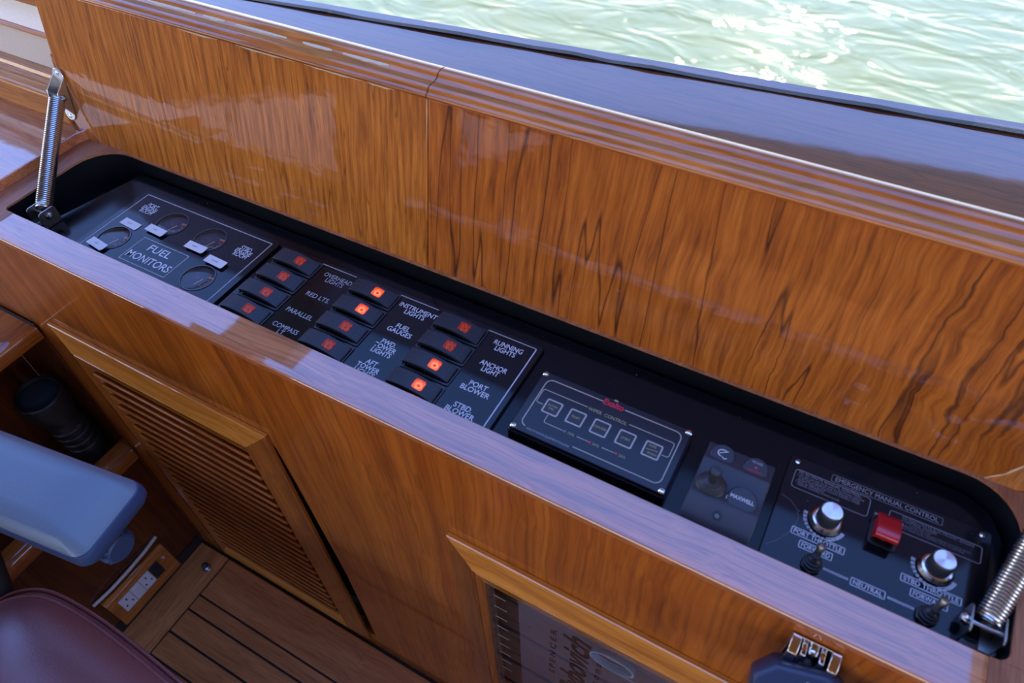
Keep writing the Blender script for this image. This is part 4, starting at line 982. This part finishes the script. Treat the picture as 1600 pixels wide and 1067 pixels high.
MB().lathe([(0, 0), (0.0060, 0), (0.0060, 0.006), (0.0035, 0.010), (0, 0.010)], hpt(-0.002, 0.006, -0.016), axis=(0, 0.82, 0.57), seg=18).build('hang_button', 'mic_dark', hs)
mtx = Matrix(((1, 0, 0, 0), (0, 0.82, -0.57, 0), (0, 0.57, 0.82, 0), (0, 0, 0, 1)))
p = hpt(0.009, 0.0145, 0.0003)
text('MIC', 0, 0, 0, 0.008, 'mic_ink', hs, 0.019, mtx=Matrix.Translation(p) @ mtx @ Matrix.Rotation(math.radians(8), 4, 'Z'), bold=0.05)

# ================================================================== SIDE CABINET (left), with open niche
sc = thing('side_cabinet', (-1.2, 0.0, ZF), 'dark varnished side cabinet with an open niche at the left of the console', 'cabinet')
YE = 0.2436; YS0 = -1.2
MB().box(-1.60, -0.925, YS0, YE, -0.218, -0.192).build('counter_top', 'nosing', sc, smooth=False)
MB().prof_y([(-0.9245, -0.2190), (-0.9245, -0.1915), (-0.9000, -0.1915), (-0.8935, -0.1945), (-0.8905, -0.2005), (-0.8905, -0.2160), (-0.8930, -0.2190)], YS0, YE).build('counter_nosing', 'nosing', sc, angle=60)
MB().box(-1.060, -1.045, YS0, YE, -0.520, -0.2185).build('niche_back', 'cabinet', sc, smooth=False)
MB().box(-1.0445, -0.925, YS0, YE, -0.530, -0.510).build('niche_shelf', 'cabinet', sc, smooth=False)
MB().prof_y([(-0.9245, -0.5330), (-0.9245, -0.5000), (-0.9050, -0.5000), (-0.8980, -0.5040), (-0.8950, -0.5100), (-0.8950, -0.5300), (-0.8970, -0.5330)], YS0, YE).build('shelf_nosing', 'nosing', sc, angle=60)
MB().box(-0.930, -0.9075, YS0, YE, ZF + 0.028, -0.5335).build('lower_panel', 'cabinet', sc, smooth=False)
MB().box(-1.0440, -0.8960, 0.2438, 0.2460, ZF + 0.028, -0.2195).build('niche_shade_panel', 'cabinet', sc, smooth=False)  # thin dark sheet added over the console face to imitate shade in the niche
bb = MB().box(-0.930, -0.9055, YS0, YE, ZF, ZF + 0.0275).build('baseboard_left', 'caulk', smooth=False); tag(bb, kind='structure')
MB().box(-1.3, -0.8900, YE - 0.0030, YE + 0.0002, -0.1915, -0.1905).build('sealant_line', 'caulk', sc, smooth=False)

# ================================================================== FLASHLIGHT
fb = Vector((-0.957, 0.2140, -0.5095)); ft = Vector((-0.945, 0.2020, -0.3300))
fx = (ft - fb).normalized(); fl_ = (ft - fb).length
fh = thing('flashlight', tuple(fb), 'black ribbed flashlight standing in the dark niche below the side counter', 'flashlight')
pr = [(0, 0), (0.024, 0), (0.026, 0.004), (0.026, 0.030)]
h = 0.030
while h < fl_ - 0.085:
    pr += [(0.0275, h + 0.003), (0.0275, h + 0.013), (0.0255, h + 0.015), (0.0255, h + 0.0175)]; h += 0.0175
pr += [(0.0245, fl_ - 0.075), (0.0245, fl_ - 0.066)]
MB().lathe(pr + [(0, fl_ - 0.066)], fb, fx, 28).build('barrel', 'torch', fh, angle=40)
hd = MB().lathe([(0, fl_ - 0.066), (0.0250, fl_ - 0.066), (0.0300, fl_ - 0.050), (0.0335, fl_ - 0.036), (0.0345, fl_ - 0.020), (0.0345, fl_ - 0.002), (0.0325, fl_), (0.0305, fl_), (0.0295, fl_ - 0.006), (0, fl_ - 0.007)], fb, fx, 32).build('head', 'torch', fh, angle=40)
MB().lathe([(0, fl_ - 0.0066), (0.0292, fl_ - 0.0066), (0.02, fl_ - 0.0045), (0, fl_ - 0.0035)], fb, fx, 32).build('lens', 'lens', fh)
MB().lathe([(0, 0), (0.006, 0), (0.0055, 0.003), (0, 0.004)], fb + fx * (fl_ - 0.085) + Vector((0.024, 0.004, 0)), axis=(1, 0.1, 0.1), seg=14).build('push_button', 'rubber', fh)

# ================================================================== SOCKET BOX
ob = thing('socket_box', (-0.9075, 0.115, -0.815), 'low wooden socket box with two ivory outlets on the side cabinet near the floor', 'socket')
y0, y1 = 0.0470, 0.1800
MB().prof_y([(-0.9073, -0.8180), (-0.9073, -0.7440), (-0.8960, -0.7420), (-0.8900, -0.7470), (-0.8790, -0.8160), (-0.8800, -0.8180)], y0, y1).build('box', 'nosing', ob, bevel=0.0012)
fA = Vector((-0.8900, 0, -0.7470)); fB = Vector((-0.8790, 0, -0.8160)); fd = (fB - fA).normalized(); fn = Vector((fd.z * -1, 0, fd.x)).normalized()
if fn.x < 0: fn = -fn
def fp(y, d_, h_): return Vector((0, y, 0)) + fA + fd * d_ + fn * h_
def module(name, ya, yb_, mat, holes_=(), sub=None):
    o = MB().loft([[fp(ya, 0.012, 0.0002), fp(yb_, 0.012, 0.0002), fp(yb_, 0.046, 0.0002), fp(ya, 0.046, 0.0002)], [fp(ya, 0.012, 0.0026), fp(yb_, 0.012, 0.0026), fp(yb_, 0.046, 0.0026), fp(ya, 0.046, 0.0026)]]).build(name, mat, ob, bevel=0.0006)
    for (yy, d_, w_, l_) in holes_:
        yy += (ya + yb_) / 2
        MB().loft([[fp(yy - w_, d_ - l_, 0.0024), fp(yy + w_, d_ - l_, 0.0024), fp(yy + w_, d_ + l_, 0.0024), fp(yy - w_, d_ + l_, 0.0024)], [fp(yy - w_, d_ - l_, 0.0029), fp(yy + w_, d_ - l_, 0.0029), fp(yy + w_, d_ + l_, 0.0029), fp(yy - w_, d_ + l_, 0.0029)]]).build('pin_slot', 'mic_dark', o, smooth=False)
    return o
uk = ((-0.0065, 0.034, 0.0014, 0.0022), (0.0065, 0.034, 0.0014, 0.0022), (0.0, 0.021, 0.0012, 0.0030))
module('outlet', 0.0640, 0.0890, 'socket', uk)
sw = module('rocker_plate', 0.0898, 0.1090, 'socket')
MB().loft([[fp(0.093, 0.018, 0.0026), fp(0.106, 0.018, 0.0026), fp(0.106, 0.040, 0.0026), fp(0.093, 0.040, 0.0026)], [fp(0.094, 0.019, 0.0040), fp(0.105, 0.019, 0.0040), fp(0.105, 0.039, 0.0030), fp(0.094, 0.039, 0.0030)]]).build('rocker', 'socket', sw, smooth=False)
module('outlet', 0.1098, 0.1330, 'socket', uk)
module('blank_plate', 0.1345, 0.1540, 'mic_dark')
MB().lathe([(0, 0), (0.0045, 0), (0.0040, 0.003), (0, 0.004)], fp(0.168, 0.022, 0.0), axis=tuple(fn), seg=16).build('end_button', 'alu', ob)
cb = MB().tube([(-0.9045, 0.038, -0.735), (-0.8990, 0.075, -0.7325), (-0.8985, 0.115, -0.7315), (-0.9000, 0.150, -0.7310), (-0.9045, 0.184, -0.7300)], 0.0032, 8).build('cable', 'cable')
tag(cb, 'cream cable running along the top of the wooden socket box', 'cable')

# ================================================================== DOOR STOP
ds = thing('door_catch', (-0.855, 0.205, ZF), 'tiny metal door catch on the teak sole below the louvered door', 'catch')
MB().lathe([(0, 0), (0.0085, 0), (0.0085, 0.002), (0.0045, 0.003), (0.0040, 0.010), (0, 0.010)], (-0.855, 0.205, ZF), seg=16).build('base', 'steel', ds)
MB().lathe([(0, 0.010), (0.0060, 0.010), (0.0065, 0.014), (0.0040, 0.018), (0, 0.0185)], (-0.855, 0.205, ZF), seg=16).build('tip', 'rubber', ds)

# ================================================================== HELM CHAIR
hc = thing('helm_chair', (-0.48, -0.22, ZF), 'helm chair with burgundy leather seat and blue grey padded armrest, lower left', 'chair')
AR = Matrix.Translation((-0.4960, 0.0835, -0.100)) @ Matrix.Rotation(math.radians(8.2), 4, 'Z')
def arm_ring(u0, u1, v, z, r):
    return [AR @ Vector((x, y, z)) for x, y in rrect(u0, u1, -v, v, r, 6)]
MB().loft([arm_ring(-0.30, -0.006, 0.036, -0.034, 0.012), arm_ring(-0.303, 0.0000, 0.0415, -0.030, 0.014), arm_ring(-0.305, 0.0030, 0.0440, -0.024, 0.014), arm_ring(-0.305, 0.0030, 0.0440, -0.018, 0.014), arm_ring(-0.303, -0.0005, 0.0425, -0.011, 0.013)]).build('armrest_shell', 'vinyl_side', hc, bevel=0.0015, angle=50)
MB().loft([arm_ring(-0.303, -0.0005, 0.0425, -0.0130, 0.013), arm_ring(-0.302, -0.0030, 0.0418, -0.0098, 0.013), arm_ring(-0.296, -0.0215, 0.0345, -0.0014, 0.008), arm_ring(-0.292, -0.0250, 0.0325, 0.0000, 0.007), arm_ring(-0.22, -0.08, 0.018, 0.0012, 0.006)]).build('armrest_pad', 'vinyl', hc, angle=60)
kp = Vector((-0.525, 0.0735, -0.1680)); kd = (AR.to_3x3() @ Vector((1, -0.10, 0.0))).normalized()
MB().lathe([(0, -0.030), (0.0160, -0.030), (0.0168, -0.028), (0.0168, 0.010), (0.0155, 0.013), (0.0135, 0.0145), (0, 0.015)], kp, kd, 64, ribs=(0.0158, 0.08)).build('armrest_knob', 'vinyl_side', hc, angle=30)
MB().tube([kp - kd * 0.040, kp - kd * 0.24], 0.010, 14).build('armrest_bar', 'torch', hc)
MB().tube([AR @ Vector((-0.27, 0, -0.032)), AR @ Vector((-0.27, 0, -0.10)), AR @ Vector((-0.24, -0.10, -0.33))], 0.012, 12).build('armrest_post', 'torch', hc)
so = [(-0.735, -0.060), (-0.728, -0.028), (-0.715, -0.008), (-0.693, 0.007), (-0.660, 0.015), (-0.60, 0.0185), (-0.53, 0.0170), (-0.45, 0.0125), (-0.36, 0.006), (-0.29, -0.003), (-0.262, -0.018), (-0.25, -0.05), (-0.245, -0.24), (-0.25, -0.43), (-0.27, -0.47), (-0.32, -0.485), (-0.50, -0.49), (-0.66, -0.485), (-0.715, -0.465), (-0.735, -0.42), (-0.742, -0.24)]
so = so[::-1]
def smooth_loop(pts, n=4):
    out = []; k = len(pts)
    for i in range(k):
        p0, p1, p2, p3 = (Vector(pts[(i + q) % k]) for q in (-1, 0, 1, 2))
        for j in range(n):
            t_ = j / n
            out.append(0.5 * ((2 * p1) + (p2 - p0) * t_ + (2 * p0 - 5 * p1 + 4 * p2 - p3) * t_ ** 2 + (3 * p1 - p0 - 3 * p2 + p3) * t_ ** 3))
    return out
sl = smooth_loop([Vector((x, y)) for x, y in so])
ctr = Vector((-0.49, -0.235))
def srg(d_, z):
    out = []
    for q in sl:
        v_ = q - ctr; out.append((ctr.x + v_.x * (1 - d_ / 0.25), ctr.y + v_.y * (1 - d_ / 0.25), z))
    return out
MB().loft([srg(0.012, -0.445), srg(0.002, -0.435), srg(-0.003, -0.405), srg(-0.003, -0.370), srg(0.000, -0.348), srg(0.003, -0.342), srg(0.010, -0.336), srg(0.025, -0.327), srg(0.055, -0.316), srg(0.11, -0.308), srg(0.20, -0.305)]).build('seat_cushion', 'leather', hc, angle=80)
for d_, z in ((-0.0010, -0.344), (0.0075, -0.3375)):
    MB().tube(srg(d_, z), 0.0022, 8, close=True).build('piping', 'leather', hc)
bkx = -0.755
MB().loft([[(bkx - 0.10 * t_ - 0.045 * s_, y, -0.40 + 0.62 * t_) for (s_, y) in ((0, -0.02 - 0.03 * t_), (1, -0.02 - 0.03 * t_), (1, -0.45 + 0.03 * t_), (0, -0.45 + 0.03 * t_))] for t_ in (0, 0.35, 0.7, 1)]).build('backrest', 'leather', hc, bevel=0.012, seg=3)
MB().lathe([(0, 0), (0.17, 0), (0.17, 0.012), (0.06, 0.022), (0.045, 0.03), (0.045, 0.40), (0.12, 0.413), (0, 0.414)], (-0.49, -0.235, ZF), seg=32).build('pedestal', 'steel', hc)
